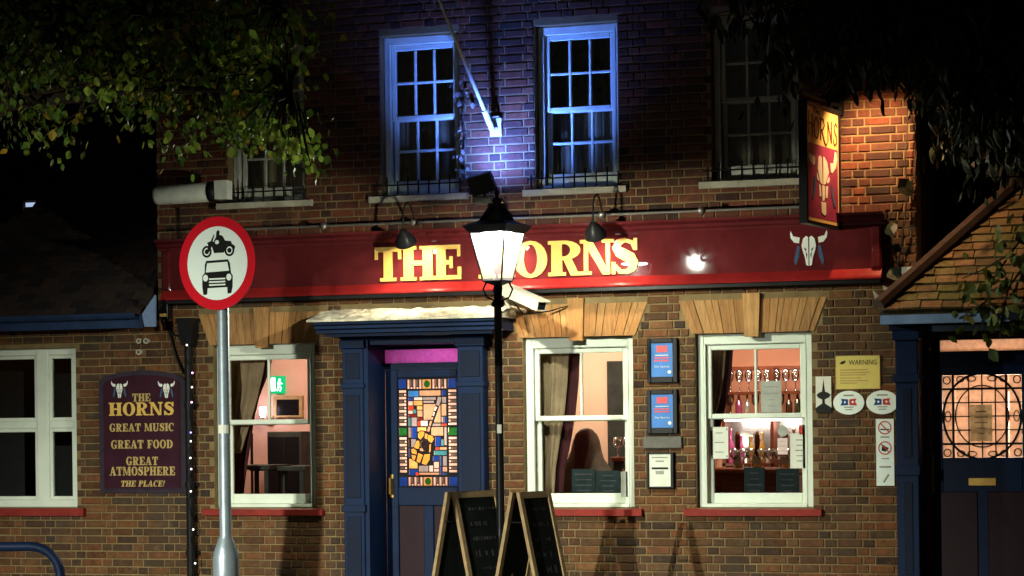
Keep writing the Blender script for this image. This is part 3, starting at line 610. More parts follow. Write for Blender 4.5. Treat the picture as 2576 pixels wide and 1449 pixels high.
for k, tris in grp.items():
    c = 'LEAD' if k == 0 else pcs[k - 1][0]
    if c == 'LEAD':
        for t in tris: leadfaces.add([(gpt(ov[i])[0], DY + .018, gpt(ov[i])[1]) for i in t], [(0, 1, 2)])
    else:
        idx = sorted({i for t in tris for i in t}); mp = {i: j for j, i in enumerate(idx)}
        MB().add([(gpt(ov[i])[0], DY + .022, gpt(ov[i])[1]) for i in idx], [[mp[i] for i in t] for t in tris]).build('glass_piece', 'glass_' + c, DOOR)
leadfaces.build('lead_came', 'lead_came', DOOR)

# ------------------------------------------------------------------ fascia sign with raised gold letters
FA = thing('fascia_sign', 'long maroon fascia board with gold letters THE HORNS and a horned skull', 'sign', (0, 0, 0))
FX0, FX1, FZ0, FZ1, FY = -3.20, 3.16, 2.70, 3.20, -.10
MB().box(FX0 + .05, FX1 - .05, FY, .0, FZ0 + .05, FZ1 - .06).build('board', 'maroon', FA)
MB().xprism([(0, FZ1 - .065), (FY - .012, FZ1 - .065), (FY - .02, FZ1 - .045), (FY - .045, FZ1 - .03), (FY - .05, FZ1 - .008), (FY - .10, FZ1 + .01), (FY - .11, FZ1 + .03), (0, FZ1 + .06)], FX0 - .03, FX1 + .03).build('top_cornice', 'maroon', FA)
MB().xprism([(0, FZ0), (FY - .055, FZ0), (FY - .06, FZ0 + .012), (FY - .05, FZ0 + .03), (FY - .012, FZ0 + .075), (FY - .004, FZ0 + .085), (0, FZ0 + .085)], FX0, FX1).build('bottom_ledge', 'red_paint', FA)
for a, b in ((FX0, FX0 + .085), (FX1 - .085, FX1)): MB().cbox(a, b, FY - .03, .0, FZ0 + .086, FZ1 - .066, .016).build('end_stile', 'maroon', FA)
MB().xprism([(0, FZ0 - .03), (FY - .03, FZ0 - .03), (FY - .03, FZ0 - .003), (0, FZ0 - .003)], FX0 + .01, FX1 - .01).build('drip_board', 'black_metal', FA)
LH = .292; LZ = 2.806
for ch, a, b in (('T', 944, 1010), ('H', 1009, 1097), ('E', 1092, 1161), ('H', 1205, 1296), ('O', 1294, 1378), ('R', 1380, 1472), ('N', 1462, 1546), ('S', 1537, 1609)):
    xa, xb = P(a, 655, FY).x, P(b, 655, FY).x; l = MB(); glyph(l, ch, xa, LZ, LH, FY - .014, FY - .001, (xb - xa) / (GL[ch][0] * LH)); l.build('letter', 'gold_leaf', FA)
a = P(2035, 625, FY); skull(FA, (a.x, a.z), .305, FY - .001)

# ------------------------------------------------------------------ wing roof, gutters and downpipe
E0, PIT = Vector((0, -.28, 2.60)), R_(43); ND = Vector((0, -math.sin(PIT), math.cos(PIT))); UPV = Vector((0, math.cos(PIT), math.sin(PIT)))
A, B = Pp(55, 548, E0, ND), Pp(125, 508, E0, ND)
def st(p): return p.x, (p - E0).dot(UPV)
(ax, as_), (bx_, bs) = st(A), st(B); sl_ = (bs - as_) / (bx_ - ax); sR = bs + sl_ * (WM - bx_); xE = ax - as_ / sl_
RW = MB()
poly = [(xE, 0), (WM - .01, 0), (WM - .01, sR)]
RW.add([E0 + UPV * s_ + Vector((x, 0, 0)) for x, s_ in poly] + [E0 + UPV * s_ + Vector((x, 0, 0)) - ND * .06 for x, s_ in poly], [(0, 1, 2), (5, 4, 3), (0, 3, 4, 1), (1, 4, 5, 2), (2, 5, 3, 0)])
RWO = RW.build('wing_roof', 'old_tile', PUB)
tl = MB(); s_ = -.04; row = 0
while s_ < sR:
    x = WM - .012 - (.082 if row % 2 else 0)
    while x > xE - .2:
        if s_ < (x - .08 - xE) * sl_ + .05:
            o = E0 + UPV * s_ + ND * .006; t1 = ND * .016; l = UPV * .15
            for_ = [o + Vector((x - .16, 0, 0)) + ND * .012, o + Vector((x, 0, 0)) + ND * .012, o + Vector((x, 0, 0)) + l, o + Vector((x - .16, 0, 0)) + l]
            tl.add([p - t1 for p in for_] + for_, [(4, 5, 6, 7), (0, 1, 5, 4), (1, 2, 6, 5), (3, 0, 4, 7)])
        x -= .165
    s_ += .105; row += 1
tag(tl.build('roof_tiles', 'old_tile', RWO, fix=False), 'dark plain tiles of the single storey wing', kind='stuff')
g = MB(); n = 10; pts = [(-.33 + .05 * math.cos(R_(180 + 18 * i)), 2.585 + .05 * math.sin(R_(180 + 18 * i))) for i in range(11)]; g.xprism(pts + [(y * .0 + (-.33 + .042 * math.cos(R_(360 - 18 * i))), 2.588 + .042 * math.sin(R_(360 - 18 * i))) for i, y in enumerate([0] * 11)], -7.6, -3.34); g.build('gutter', 'gutter_blue', PUB)
MB().box(-7.6, -3.30, -.27, -.0, 2.50, 2.535).build('soffit', 'gutter_blue', PUB); MB().box(-7.6, -3.30, -.285, -.268, 2.46, 2.575).build('eaves_board', 'gutter_blue', PUB)
a, b, c, d_ = P(392, 742, -.3), P(392, 822, -.3), P(366, 822, -.3), P(360, 790, -.3); MB().prism([(p.x, p.z) for p in (a, b, c, d_)], -.32, -.29).build('eaves_end_board', 'pale_blue', PUB)
dp = MB(); xp = P(476, 1000, -.06).x; dp.tube([(xp, -.065, 0), (xp, -.065, 2.38)], .036, 10)
for z in (.45, 1.05, 1.75): dp.tube([(xp, -.065, z), (xp, -.065, z + .05)], .045, 10)
for z in (.45, 1.05, 1.75): dp.box(xp - .06, xp + .06, -.03, -.002, z + .008, z + .042)
dp.build('downpipe', 'black_metal', PUB)
hp = MB(); hp.add([(xp - .05, -.11, 2.30), (xp + .05, -.11, 2.30), (xp + .05, -.0, 2.30), (xp - .05, -.0, 2.30), (xp - .075, -.16, 2.54), (xp + .075, -.16, 2.54), (xp + .075, -.0, 2.54), (xp - .075, -.0, 2.54)], [(0, 3, 2, 1), (4, 5, 6, 7), (0, 1, 5, 4), (1, 2, 6, 5), (2, 3, 7, 6), (3, 0, 4, 7)]); hp.build('rain_hopper', 'black_metal', PUB)
# ------------------------------------------------------------------ rooms behind the ground floor windows
def part(name, mt, *boxes):
    b = MB()
    for q in boxes: b.box(*q)
    return b.build(name, mt, PUB)
part('room_floor', 'carpet', (-7.5, 3.17, .245, 6.9, .01, .05)); part('room_ceiling', 'ceiling', (-7.5, 3.17, .245, 6.9, 2.44, 2.52))
part('room_wall', 'pink_wall', (-4.7, -1.70, 2.8, 2.86, .05, 2.44), (-4.7, -4.64, 1.32, 2.8, .05, 2.44), (-4.7, -3.55, 1.26, 1.32, .05, 2.44), (-3.61, -3.55, .25, 1.26, .05, 2.44), (-1.70, -1.64, .25, 3.2, .05, 2.44))
part('room_wall', 'peach_wall', (-1.64, .52, 3.2, 3.26, .05, 2.44), (-1.64, -.26, 1.06, 1.1, .05, 2.44), (-.30, -.26, .35, 1.06, .05, 2.44))
part('room_wall', 'orange_wall', (.52, 3.17, 3.2, 3.26, .05, 2.44), (3.11, 3.17, .25, 3.2, .05, 2.44))
part('room_wall', 'dark_wall', (-7.4, -3.62, 1.18, 1.25, .05, 2.44), (-3.68, -3.62, .25, 1.18, .05, 2.44))
part('lobby_wall', 'peach_wall', (-1.60, -.31, 1.0, 1.05, .05, 2.06), (-1.62, -1.58, .36, 1.0, .05, 2.4), (-.345, -.305, .36, 1.0, .05, 2.4))
part('lobby_wall', 'ceiling', (-1.58, -.345, 1.0, 1.05, 2.09, 2.44)); part('lobby_light_divider', 'dark_wall', (-1.58, -.345, .37, 1.0, 2.065, 2.085))  # unseen divider added to keep pink and warm lobby light apart
def ceiling_lamp(label, x, y, power, col, z=2.40):
    t = thing('ceiling_lamp', label, 'lamp', (x, y, z), 0, 'round ceiling lamps inside')
    MB().lathe([(.07, .0), (.07, .04)], n=16).build('base', 'white_plastic', t)
    b = MB(); b.lathe([(.001, -.075), (.06, -.065), (.10, -.03), (.10, 0)], n=16); b.build('globe', 'lamp_globe', t, True)
    lamp('bulb', 'POINT', power, col, (0, 0, -.13), t, size=.09)
emit('lamp_globe', (1, .78, .55), 6)
WARM = (1, .80, .60)
ceiling_lamp('round ceiling lamp of the pink left room', -2.75, 1.5, 75, WARM)
ceiling_lamp('round ceiling lamp above the seated drinker', -.2, 2.2, 75, WARM)
ceiling_lamp('round ceiling lamp above the bar counter', 1.75, 1.7, 60, WARM)
t = thing('lobby_lamp', 'small wall lamp glowing behind the stained glass door', 'lamp', (-.9, .98, 1.55)); MB().box(-.04, .04, -.01, .015, -.06, .06).build('base', 'brass', t); MB().ball((0, -.06, 0), .04).build('globe', 'lamp_globe', t, True); lamp('bulb', 'POINT', 26, (1, .80, .64), (0, -.14, -.02), t, size=.05)
emit('pink_tube', (1, .3, .85), 10)
t = thing('neon_tube', 'pink light tube behind the pane over the door', 'lamp', (-.85, .8, 2.2)); MB().tube([(-.35, 0, 0), (.35, 0, 0)], .012, 8).build('tube', 'pink_tube', t); MB().box(-.36, .36, .015, .03, -.02, .02).build('holder', 'white_plastic', t); lamp('glow', 'POINT', 3.2, (1, .33, .85), (.12, -.1, 0), t, size=.1)

def curtain(name_label, xl, rights, Y, mt, n=26, amp=.018, fl=False):
    vs = []; m = MB(); k = len(rights)
    for z, xr in rights:
        for j in range(n + 1):
            u = j / n; x = xl + (xr - xl) * u; vs.append((x, Y + amp * math.sin(j * 1.45) + .006 * math.sin(j * 3.7 + z * 4), z))
    m.add(vs, [(i * (n + 1) + j, i * (n + 1) + j + 1, (i + 1) * (n + 1) + j + 1, (i + 1) * (n + 1) + j) for i in range(k - 1) for j in range(n)])
    return tag(m.build('curtain', mt, None, True), name_label, 'curtain', 'curtains in the ground floor windows')
def cz(pts, Y): return [(P(x, y, Y).z, P(x, y, Y).x) for x, y in pts]
curtain('tan tied back curtain in the window left of the door', -2.86, cz([(672, 880), (662, 940), (648, 1000), (634, 1050), (618, 1100), (606, 1140)], .30), .30, 'curtain')
curtain('dark red curtain lining behind the tan one left of the door', -2.95, cz([(690, 880), (680, 930), (652, 1000), (638, 1060), (628, 1130), (618, 1200), (612, 1260)], .36), .36, 'curtain_dark')
curtain('pale curtain in the window behind the chalk boards', .06, cz([(1432, 870), (1428, 960), (1420, 1040), (1408, 1110), (1398, 1180), (1394, 1260)], .30), .30, 'curtain')
curtain('dark red curtain behind the pale one beside the seated drinker', .0, cz([(1460, 870), (1456, 960), (1448, 1040), (1436, 1110), (1422, 1180), (1416, 1260)], .36), .36, 'curtain_dark')
curtain('brown curtain in the window nearest the hanging sign', 1.52, cz([(1828, 865), (1822, 940), (1812, 1000), (1800, 1045), (1788, 1100)], .30), .30, 'curtain')
curtain('dark red curtain edge in the window nearest the hanging sign', 1.50, cz([(1846, 865), (1840, 940), (1830, 1000), (1818, 1050), (1800, 1120)], .36), .36, 'curtain_dark')

# left room
emit('exit_green', (.01, .75, .25), 1.0); emit('exit_white', (.85, 1, .92), 5)
a, b, c, d = rpx(674, 946, 713, 990, 2.74); t = thing('exit_sign', 'glowing green and white exit sign on the pink wall', 'sign', ((a + b) / 2, 2.76, (c + d) / 2))
hw, hh = (b - a) / 2, (d - c) / 2
MB().box(-hw, hw, .0, .035, -hh, hh).build('case', 'exit_green', t); MB().box(-hw * .9, -hw * .15, -.004, -.001, -hh * .7, hh * .8).build('door_symbol', 'exit_white', t)
rm = MB(); rm.ball((hw * .42, -.003, hh * .55), hw * .14, 8); rm.stroke([(hw * .35, hh * .35, hw * .3), (hw * .3, -hh * .1, hw * .28)], -.004, -.001); rm.stroke([(hw * .3, -hh * .1, hw * .16), (hw * .6, -hh * .35, hw * .14), (hw * .45, -hh * .75, hw * .12)], -.0045, -.001); rm.stroke([(hw * .28, -hh * .1, hw * .16), (hw * .1, -hh * .7, hw * .12)], -.005, -.001); rm.stroke([(hw * .35, hh * .3, hw * .12), (hw * .75, hh * .1, hw * .1)], -.0055, -.001); rm.build('running_figure', 'exit_white', t)
a, b, c, d = rpx(686, 996, 757, 1050, 2.72); t = thing('television', 'black television in a pale surround below the exit sign', 'television', ((a + b) / 2, 2.74, (c + d) / 2)); hw, hh = (b - a) / 2, (d - c) / 2
f = MB(); f.box(-hw, -hw + .03, 0, .055, -hh, hh); f.box(hw - .03, hw, 0, .055, -hh, hh); f.box(-hw + .03, hw - .03, 0, .055, hh - .035, hh); f.box(-hw + .03, hw - .03, 0, .055, -hh, -hh + .02); f.build('surround', 'wood_pale', t); MB().box(-hw + .03, hw - .03, .012, .05, -hh + .02, hh - .035).build('screen', 'screen_black', t)
p = P(661, 1036, 2.6); t = thing('wall_lamp', 'small white wall lamp shining beside the curtain', 'lamp', p); emit('wall_lamp_glow', (.95, .85, 1), 30)
MB().lathe([(.022, -.05), (.034, .03), (.030, .05)], n=12).build('shade', 'wall_lamp_glow', t, True); b_ = MB(); b_.tube([(0, 0, -.05), (0, .02, -.09), (0, .18, -.09)], .008, 6); b_.box(-.03, .03, .17, .2, -.13, -.05); b_.build('bracket', 'brass', t)
a, b, c, d = rpx(672, 1086, 757, 1200, 2.2); t = thing('cabinet', 'tall dark cabinet standing against the pink wall', 'cabinet', (a, 2.2, .05)); MB().cbox(0, b - a, 0, .5, 0, d - .05, .01).build('carcass', 'dark_cloth', t); MB().box(.02, (b - a) / 2 - .005, -.015, -.001, .08, d - .1).build('door', 'screen_black', t); MB().box((b - a) / 2 + .005, b - a - .02, -.015, -.001, .08, d - .1).build('door', 'screen_black', t)
p = P(633, 1090, 1.6); t = thing('speaker_stand', 'thin black tripod stand in the left room', 'stand', (p.x, p.y, .05))
MB().tube([(0, 0, .3), (0, 0, p.z - .05)], .014, 8).build('pole', 'black_metal', t)
for q in range(3): MB().tube([(0, 0, .62), (.36 * math.cos(q * 2.1 + .4), .36 * math.sin(q * 2.1 + .4), .01)], .010, 6).build('leg', 'black_metal', t)
p = P(602, 1106, .7); t = thing('wall_clock', 'round pale clock face low behind the left window', 'clock', p); MB().ring((0, 0), .062, .062, .012, -.012, .01, 24).build('rim', 'brass', t); MB().disc((0, 0), .05, .05, -.002, .008, 24).build('face', 'paper', t); h = MB(); h.stroke([(0, 0, .008), (0, .035, .006)], -.005, -.003); h.stroke([(0, 0, .008), (.025, -.01, .006)], -.0055, -.003); h.build('hands', 'print_black', t)
def table(label, x, y, w, dp, z, mt='dark_cloth', grp='pub tables'):
    t = thing('table', label, 'table', (x, y, .05), 0, grp); MB().cbox(-w / 2, w / 2, -dp / 2, dp / 2, z - .09, z - .05, .006).build('table_top', mt, t)
    for sx in (-1, 1):
        for sy in (-1, 1): MB().tube([(sx * (w / 2 - .05), sy * (dp / 2 - .05), 0), (sx * (w / 2 - .05), sy * (dp / 2 - .05), z - .09)], .022, 6).build('leg', mt, t)
def chair(label, x, y, rz, mt='dark_cloth'):
    t = thing('chair', label, 'chair', (x, y, .05), rz, 'pub chairs'); MB().cbox(-.2, .2, -.2, .2, .41, .45, .008).build('seat', mt, t)
    b = MB(); b.cbox(-.19, .19, .17, .20, .62, .90, .008); b.build('backrest', mt, t)
    for sx in (-1, 1):
        MB().tube([(sx * .17, -.17, 0), (sx * .17, -.17, .41)], .016, 6).build('leg', mt, t); MB().tube([(sx * .17, .18, 0), (sx * .17, .185, .86)], .016, 6).build('leg', mt, t)
pt = P(625, 1170, .75); table('dark table under the curtain in the left window', pt.x, .85, .55, .5, pt.z)
pt = P(725, 1172, 1.0); table('dark table to the right in the left window', pt.x, 1.05, .55, .6, pt.z)
pt = P(690, 1180, .6); chair('dark chair between the two tables in the left window', pt.x + .05, .75, 2.6); pt = P(765, 1170, .7); chair('dark chair at the right of the left window', pt.x, .7, 3.5)
# bar room: inner door, seated drinker, shelves, counter
a, b, c, d = rpx(1528, 908, 1582, 1300, 3.15); t = MB().cbox(a, b + .35, 3.15, 3.198, .05, d, .01).build('inner_door', 'dark_cloth', PUB)
pc = P(1464, 1092, 1.05); HX, HZ = pc.x, pc.z
PE = thing('person', 'person with long reddish hair in a grey brown coat seen from behind in the window', 'person', (HX, 1.05, .05))
def skinned(name, pts, edges, rad, mt, sub=2):
    me = bpy.data.meshes.new(name); me.from_pydata(pts, edges, []); o = link(name, me, mt, PE)
    sk = o.modifiers.new('skin', 'SKIN'); sv = me.skin_vertices.new() if not me.skin_vertices else me.skin_vertices[0]
    lay = me.skin_vertices[0].data
    for i, r in enumerate(rad): lay[i].radius = (r, r)
    lay[0].use_root = True
    s2 = o.modifiers.new('sub', 'SUBSURF'); s2.levels = sub; s2.render_levels = sub
    for q in me.polygons: q.use_smooth = True
    sk.use_smooth_shade = True; return o
top = HZ - .05
J = [(0, 0, top - .82), (0, .02, top - .60), (0, .05, top - .38), (0, .09, top - .27), (0, .13, top - .16), (0, .15, top - .05),
     (-.10, .0, top - .84), (-.12, .36, top - .82), (-.12, .34, top - 1.22), (-.12, .46, top - 1.25), (.10, .0, top - .84), (.12, .36, top - .82), (.12, .34, top - 1.22), (.12, .46, top - 1.25),
     (-.19, .05, top - .34), (-.26, .16, top - .56), (-.12, .40, top - .56), (-.07, .47, top - .55), (.19, .05, top - .34), (.26, .16, top - .56), (.12, .40, top - .56), (.07, .47, top - .55)]
Ed = [(0, 1), (1, 2), (2, 3), (3, 4), (4, 5), (0, 6), (6, 7), (7, 8), (8, 9), (0, 10), (10, 11), (11, 12), (12, 13), (2, 14), (14, 15), (15, 16), (16, 17), (2, 18), (18, 19), (19, 20), (20, 21)]
Rd = [.15, .13, .14, .06, .085, .075, .085, .065, .045, .035, .085, .065, .045, .035, .06, .045, .032, .03, .06, .045, .032, .03]
for hnd, sx in ((17, 1), (21, -1)):
    for fi in range(5):
        k = len(J); bx, by, bz = J[hnd]; J.append((bx + sx * .01 * (fi - 2), by + .045, bz + .015 - .01 * fi)); J.append((bx + sx * (.02 + .012 * (fi - 2)), by + .065, bz - .02 - .008 * fi)); Ed += [(hnd, k), (k, k + 1)]; Rd += [.009, .008]
skinned('body', J, Ed, Rd, 'skin')
rg = [(-.92, .02, .26, .20), (-.70, .02, .265, .19), (-.52, .03, .285, .185), (-.42, .05, .29, .175), (-.35, .06, .275, .165), (-.29, .08, .225, .155), (-.22, .10, .16, .148), (-.14, .12, .132, .142), (-.06, .13, .118, .130), (.0, .135, .095, .105), (.04, .135, .05, .06), (.052, .135, .008, .01)]
ct = MB(); n = 24; vs = []
for i, (z, cy_, rx, ry) in enumerate(rg):
    for j in range(n): aa = 2 * math.pi * j / n; k_ = 1 + .025 * math.sin(j * 3 + i * 1.7) + .015 * math.sin(j * 7 + i); vs.append((rx * k_ * math.cos(aa), cy_ + ry * k_ * math.sin(aa), top + z))
ct.add(vs, [(i * n + j, i * n + (j + 1) % n, (i + 1) * n + (j + 1) % n, (i + 1) * n + j) for i in range(len(rg) - 1) for j in range(n)] + [list(range(n - 1, -1, -1)), list(range((len(rg) - 1) * n, len(rg) * n))]); ct.build('coat', 'coat', PE, True)
for a_, b_, c_ in ((14, 15, 16), (18, 19, 20)): skinned('sleeve', [J[a_], J[b_], J[c_]], [(0, 1), (1, 2)], [.11, .085, .06], 'coat')
hr = MB(); vs = []; m_ = 9
for i, (z, cy_, rx, ry) in enumerate(rg[3:]):
    wq = (.20, .24, .32, .45, .62, .72, .8, .85, .9)[i]
    for j in range(m_):
        aa = R_(-90) + wq * (2 * j / (m_ - 1) - 1); e_ = .016 + .006 * math.sin(j * 2.3 + i) if 0 < j < m_ - 1 else -.004; vs.append(((rx + e_) * math.cos(aa), cy_ + (ry + e_) * math.sin(aa), top + z))
k_ = len(rg[3:]); hr.add(vs, [(i * m_ + j, i * m_ + j + 1, (i + 1) * m_ + j + 1, (i + 1) * m_ + j) for i in range(k_ - 1) for j in range(m_ - 1)]); hr.build('hair', 'hair', PE, True)
st_ = thing('bar_stool', 'dark bar stool under the seated drinker', 'stool', (HX, 1.05, .05)); zs_ = max(.3, top - .95); MB().lathe([(.17, zs_ - .05), (.175, zs_ - .02), (.16, zs_)], n=16).build('seat', 'wood_bar', st_)
for q in range(4): MB().tube([(.1 * math.cos(q * 1.571 + .78), .1 * math.sin(q * 1.571 + .78), zs_ - .05), (.2 * math.cos(q * 1.571 + .78), .2 * math.sin(q * 1.571 + .78), 0)], .016, 6).build('leg', 'wood_bar', st_)
# bar counter
ca = P(1530, 1200, 1.5); cz_ = P(1900, 1178, 1.3).z
BC = thing('bar_counter', 'polished red brown bar counter seen through the right window', 'bar counter', (1.0, 1.3, .05))
MB().box(-.35, 2.1, .03, .45, 0, cz_ - .10).build('front', 'wood_bar', BC); MB().cbox(-.4, 2.11, -.05, .5, cz_ - .10, cz_ - .05, .012).build('counter_top', 'wood_bar', BC)
for i in range(6): x = -.32 + i * .4; MB().cbox(x, x + .36, .012, .028, .12, cz_ - .2, .008).build('front_panel', 'wood_bar', BC)
# shelves behind the bar
SY = 2.5; zl = [P(1930, 1165, SY).z, P(1930, 1045, SY).z, P(1930, 985, SY).z, P(1930, 925, SY).z]; sx0, sx1 = P(1815, 1000, SY).x, P(2060, 1000, SY).x
SH = thing('back_bar', 'dark wooden back bar with shelves of glasses and bottles', 'shelf', (sx0, SY, .05)); wS = sx1 - sx0
for z in zl[:3]: MB().box(0, wS, 0, .28, z - .075, z - .05).build('shelf', 'wood_bar', SH)
MB().box(0, wS, .22, .26, zl[3] - .07, zl[3] - .03).build('glass_rail', 'wood_bar', SH)
for x in (0, wS * .5, wS - .03): MB().box(x, x + .03, .0, .28, 0, zl[3] - .05).build('upright', 'wood_bar', SH)
MB().box(0, wS, .285, .30, .9, zl[1] - .06).build('mirror', 'tin', SH); MB().box(0, wS, .0, .28, 0, .85).build('cupboard', 'wood_bar', SH)
emit('shelf_led', (1, .85, .75), 14)
MB().box(.03, wS - .03, -.02, -.005, zl[1] - .10, zl[1] - .08).build('light_strip', 'shelf_led', SH); lamp('strip_glow', 'AREA', 5, (1, .85, .8), (wS / 2, .05, zl[1] - .12), SH, aim=(0, .5, -1), size=wS * .8, sy=.03)
lamp('upper_glow', 'AREA', 4, (1, .8, .8), (wS / 2, .0, zl[3] + .1), SH, aim=(0, .6, -1), size=wS * .8, sy=.03)
wg = MB(); wg.lathe([(.026, 0), (.004, .006), (.004, .07), (.025, .085), (.034, .12), (.028, .165)], n=14); wgm = wg.mesh('wine_glass'); bt = MB(); bt.lathe([(.03, 0), (.032, .02), (.032, .13), (.012, .17), (.011, .23), (.014, .235), (.014, .25)], n=12); btm = bt.mesh('bottle')
for me in (wgm, btm):
    for q in me.polygons: q.use_smooth = True
wgm.materials.append(MATS['bar_glass']); rb = random.Random(9)
btms = []
for i, c in enumerate([(.05, .02, .008), (.3, .16, .03), (.35, .30, .28), (.35, .06, .16), (.02, .03, .012)]):
    mat('bottle_%d' % i, c, .08, var=.1, spec=.8, coat=1); m2 = btm.copy(); m2.materials.append(MATS['bottle_%d' % i]); btms.append(m2)
ORD = ['first', 'second', 'third', 'fourth', 'fifth', 'sixth', 'seventh', 'eighth', 'ninth', 'tenth', 'eleventh']
for row, (z, nn) in enumerate(((zl[2], 10), (zl[1], 11), (zl[0], 9))):
    for i in range(nn):
        x = sx0 + .06 + (wS - .12) * i / (nn - 1)
        if row == 0 or (row == 1 and i % 3 == 0):
            o = link('wine_glass', wgm, None, None, (x, SY + .1, z), (0, 0, 0), (1.15, 1.15, 1.25)); tag(o, 'clear stemmed glass, %s from the left on the %s back bar shelf' % (ORD[i], 'top' if row == 0 else 'middle'), 'glass', 'glasses on the back bar')
        else:
            o = link('bottle', btms[rb.randrange(5)], None, None, (x, SY + .1, z), None, (1, 1, rb.uniform(.8, .98) if row == 1 else rb.uniform(1, 1.3))); tag(o, 'spirit bottle, %s from the left on the %s back bar shelf' % (ORD[i], 'middle' if row == 1 else 'lower'), 'bottle', 'bottles on the back bar')
for i, px in enumerate((1846, 1868, 1888, 1915, 1936, 1958, 1985, 2004)):
    p = P(px, 1170, 1.5); o = link('wine_glass', wgm, None, None, (p.x, 1.52, cz_ + .001), None, (1.3, 1.3, 1.0)); tag(o, 'short stemmed glass, %s from the left on the bar counter' % ORD[i], 'glass', 'glasses on the bar counter')
for i, px in enumerate((1856, 1905, 1976)):
    p = P(px, 1150, 1.55); t = thing('beer_pump', 'beer pump with a dark tall handle on the counter, %s of three' % ('leftmost', 'middle', 'rightmost')[i], 'beer pump', (p.x, 1.55, cz_)); MB().lathe([(.035, 0), (.03, .04), (.02, .10)], n=12).build('base', 'brass', t); MB().lathe([(.012, .10), (.022, .18), (.024, .28), (.012, .32)], n=12).build('handle', 'wood_bar', t, True); MB().cbox(-.035, .035, -.035, -.022, .03, .1, .004).build('badge', 'paper_grey', t)
# glasses behind the drinker
sh = thing('drinks_shelf', 'dark low shelf with glasses right of the seated drinker', 'shelf', (P(1535, 1150, 1.9).x, 1.9, .05)); zq = P(1560, 1150, 1.9).z; MB().cbox(0, .5, 0, .3, zq - .09, zq - .05, .006).build('top', 'wood_bar', sh); MB().box(.02, .48, .03, .29, 0, zq - .09).build('carcass', 'dark_cloth', sh)
for i in range(6):
    o = link('wine_glass', wgm, None, None, (sh.location.x + .05 + .08 * i, 1.98 + .05 * (i % 2), zq + .001), None, (1.3, 1.3, 1.1)); tag(o, 'clear glass, %s from the left on the low shelf by the drinker' % ORD[i], 'glass', 'glasses by the drinker')
for i, (px, py) in enumerate(((352, 858), (370, 858), (352, 886))):
    p = P(px, py, -.01); t = thing('wall_vent', 'small round pale wall vent above the signboard, ' + ('upper left', 'upper right', 'lower')[i] + ' of three', 'vent', p, 0, 'round wall vents'); MB().ring((0, 0), .024, .024, .008, -.03, .02, 20).build('rim', 'stone', t); MB().disc((0, 0), .016, .016, -.012, .02, 16).build('grille', 'grey_stone', t)
# slates, papers and notices in the windows
def slate(label, px, Y, mt='slate'):
    a, b, c, d = rpx(*px, Y); t = thing('menu_slate', label, 'menu board', ((a + b) / 2, Y, c)); w, h = (b - a) / 2, d - c
    MB().cbox(-w, w, 0, .012, 0, h, .003).build('panel', mt, t); k = MB(); r = random.Random(px[0])
    for i in range(4): z = h * (.82 - .19 * i); l = w * r.uniform(.35, .75); k.box(-l, l, -.002, -.0004, z - h * .02, z + h * .02)
    k.build('chalk_lines', 'chalk_mark', t)
slate('dark menu slate left of two leaning inside the right window', (1872, 1176, 1924, 1254), .26); slate('dark menu slate right of two leaning inside the right window', (1952, 1179, 2010, 1254), .26)
slate('wide dark green slate in front of the seated drinker', (1438, 1180, 1498, 1252), .28); slate('dark slate beside the grey card in the middle window', (1500, 1184, 1560, 1252), .29)
def paper(label, px, Y, mt='paper', lines=5, kind=0, seed=1):
    a, b, c, d = rpx(*px, Y); t = thing('notice', label, 'notice', ((a + b) / 2, Y, (c + d) / 2)); w, h = (b - a) / 2, (d - c) / 2
    MB().box(-w, w, 0, .0015, -h, h).build('sheet', mt, t); k = MB(); r = random.Random(seed)
    for i in range(lines): z = h * (.62 - 1.2 * i / max(1, lines - 1)); l = w * r.uniform(.3, .75); k.box(-l, l, -.0012, -.0002, z - h * .03, z + h * .03)
    if kind == 1:
        for sx in (-1, 1):
            for sz in (-1, 1): k.prism([(sx * w * .85 + w * .10 * math.cos(q * .785), sz * h * .85 + h * .08 * math.sin(q * .785)) for q in range(8)], -.0016, -.0002)
    if lines: k.build('print', 'print_grey', t)
    return t
YG = .142
paper('grey printed notice in the upper sash of the right window', (1914, 958, 1966, 1038), .10, 'paper_grey', 4, 0, 2); paper('white notice with black corner marks low in the right window', (1787, 1074, 1832, 1154), YG, 'paper', 3, 1, 3)
paper('white printed notice at the right edge of the right window', (1988, 1090, 2036, 1178), YG, 'paper', 5, 0, 4); paper('small pink notice in the lower right window', (1956, 1102, 1981, 1143), YG, 'paper_pink', 3, 0, 5)
paper('small red square sticker at the top corner of the lower right pane', (2010, 1069, 2034, 1093), YG, 'print_red', 1, 0, 6); paper('blank grey card in the corner of the middle window', (1562, 1186, 1591, 1250), YG, 'paper_grey', 0)
p = P(1969, 1084, YG); t = thing('round_sticker', 'round grey sticker on the lower right window pane', 'sticker', p); MB().disc((0, 0), .042, .046, 0, .0015, 24).build('sheet', 'paper_grey', t)

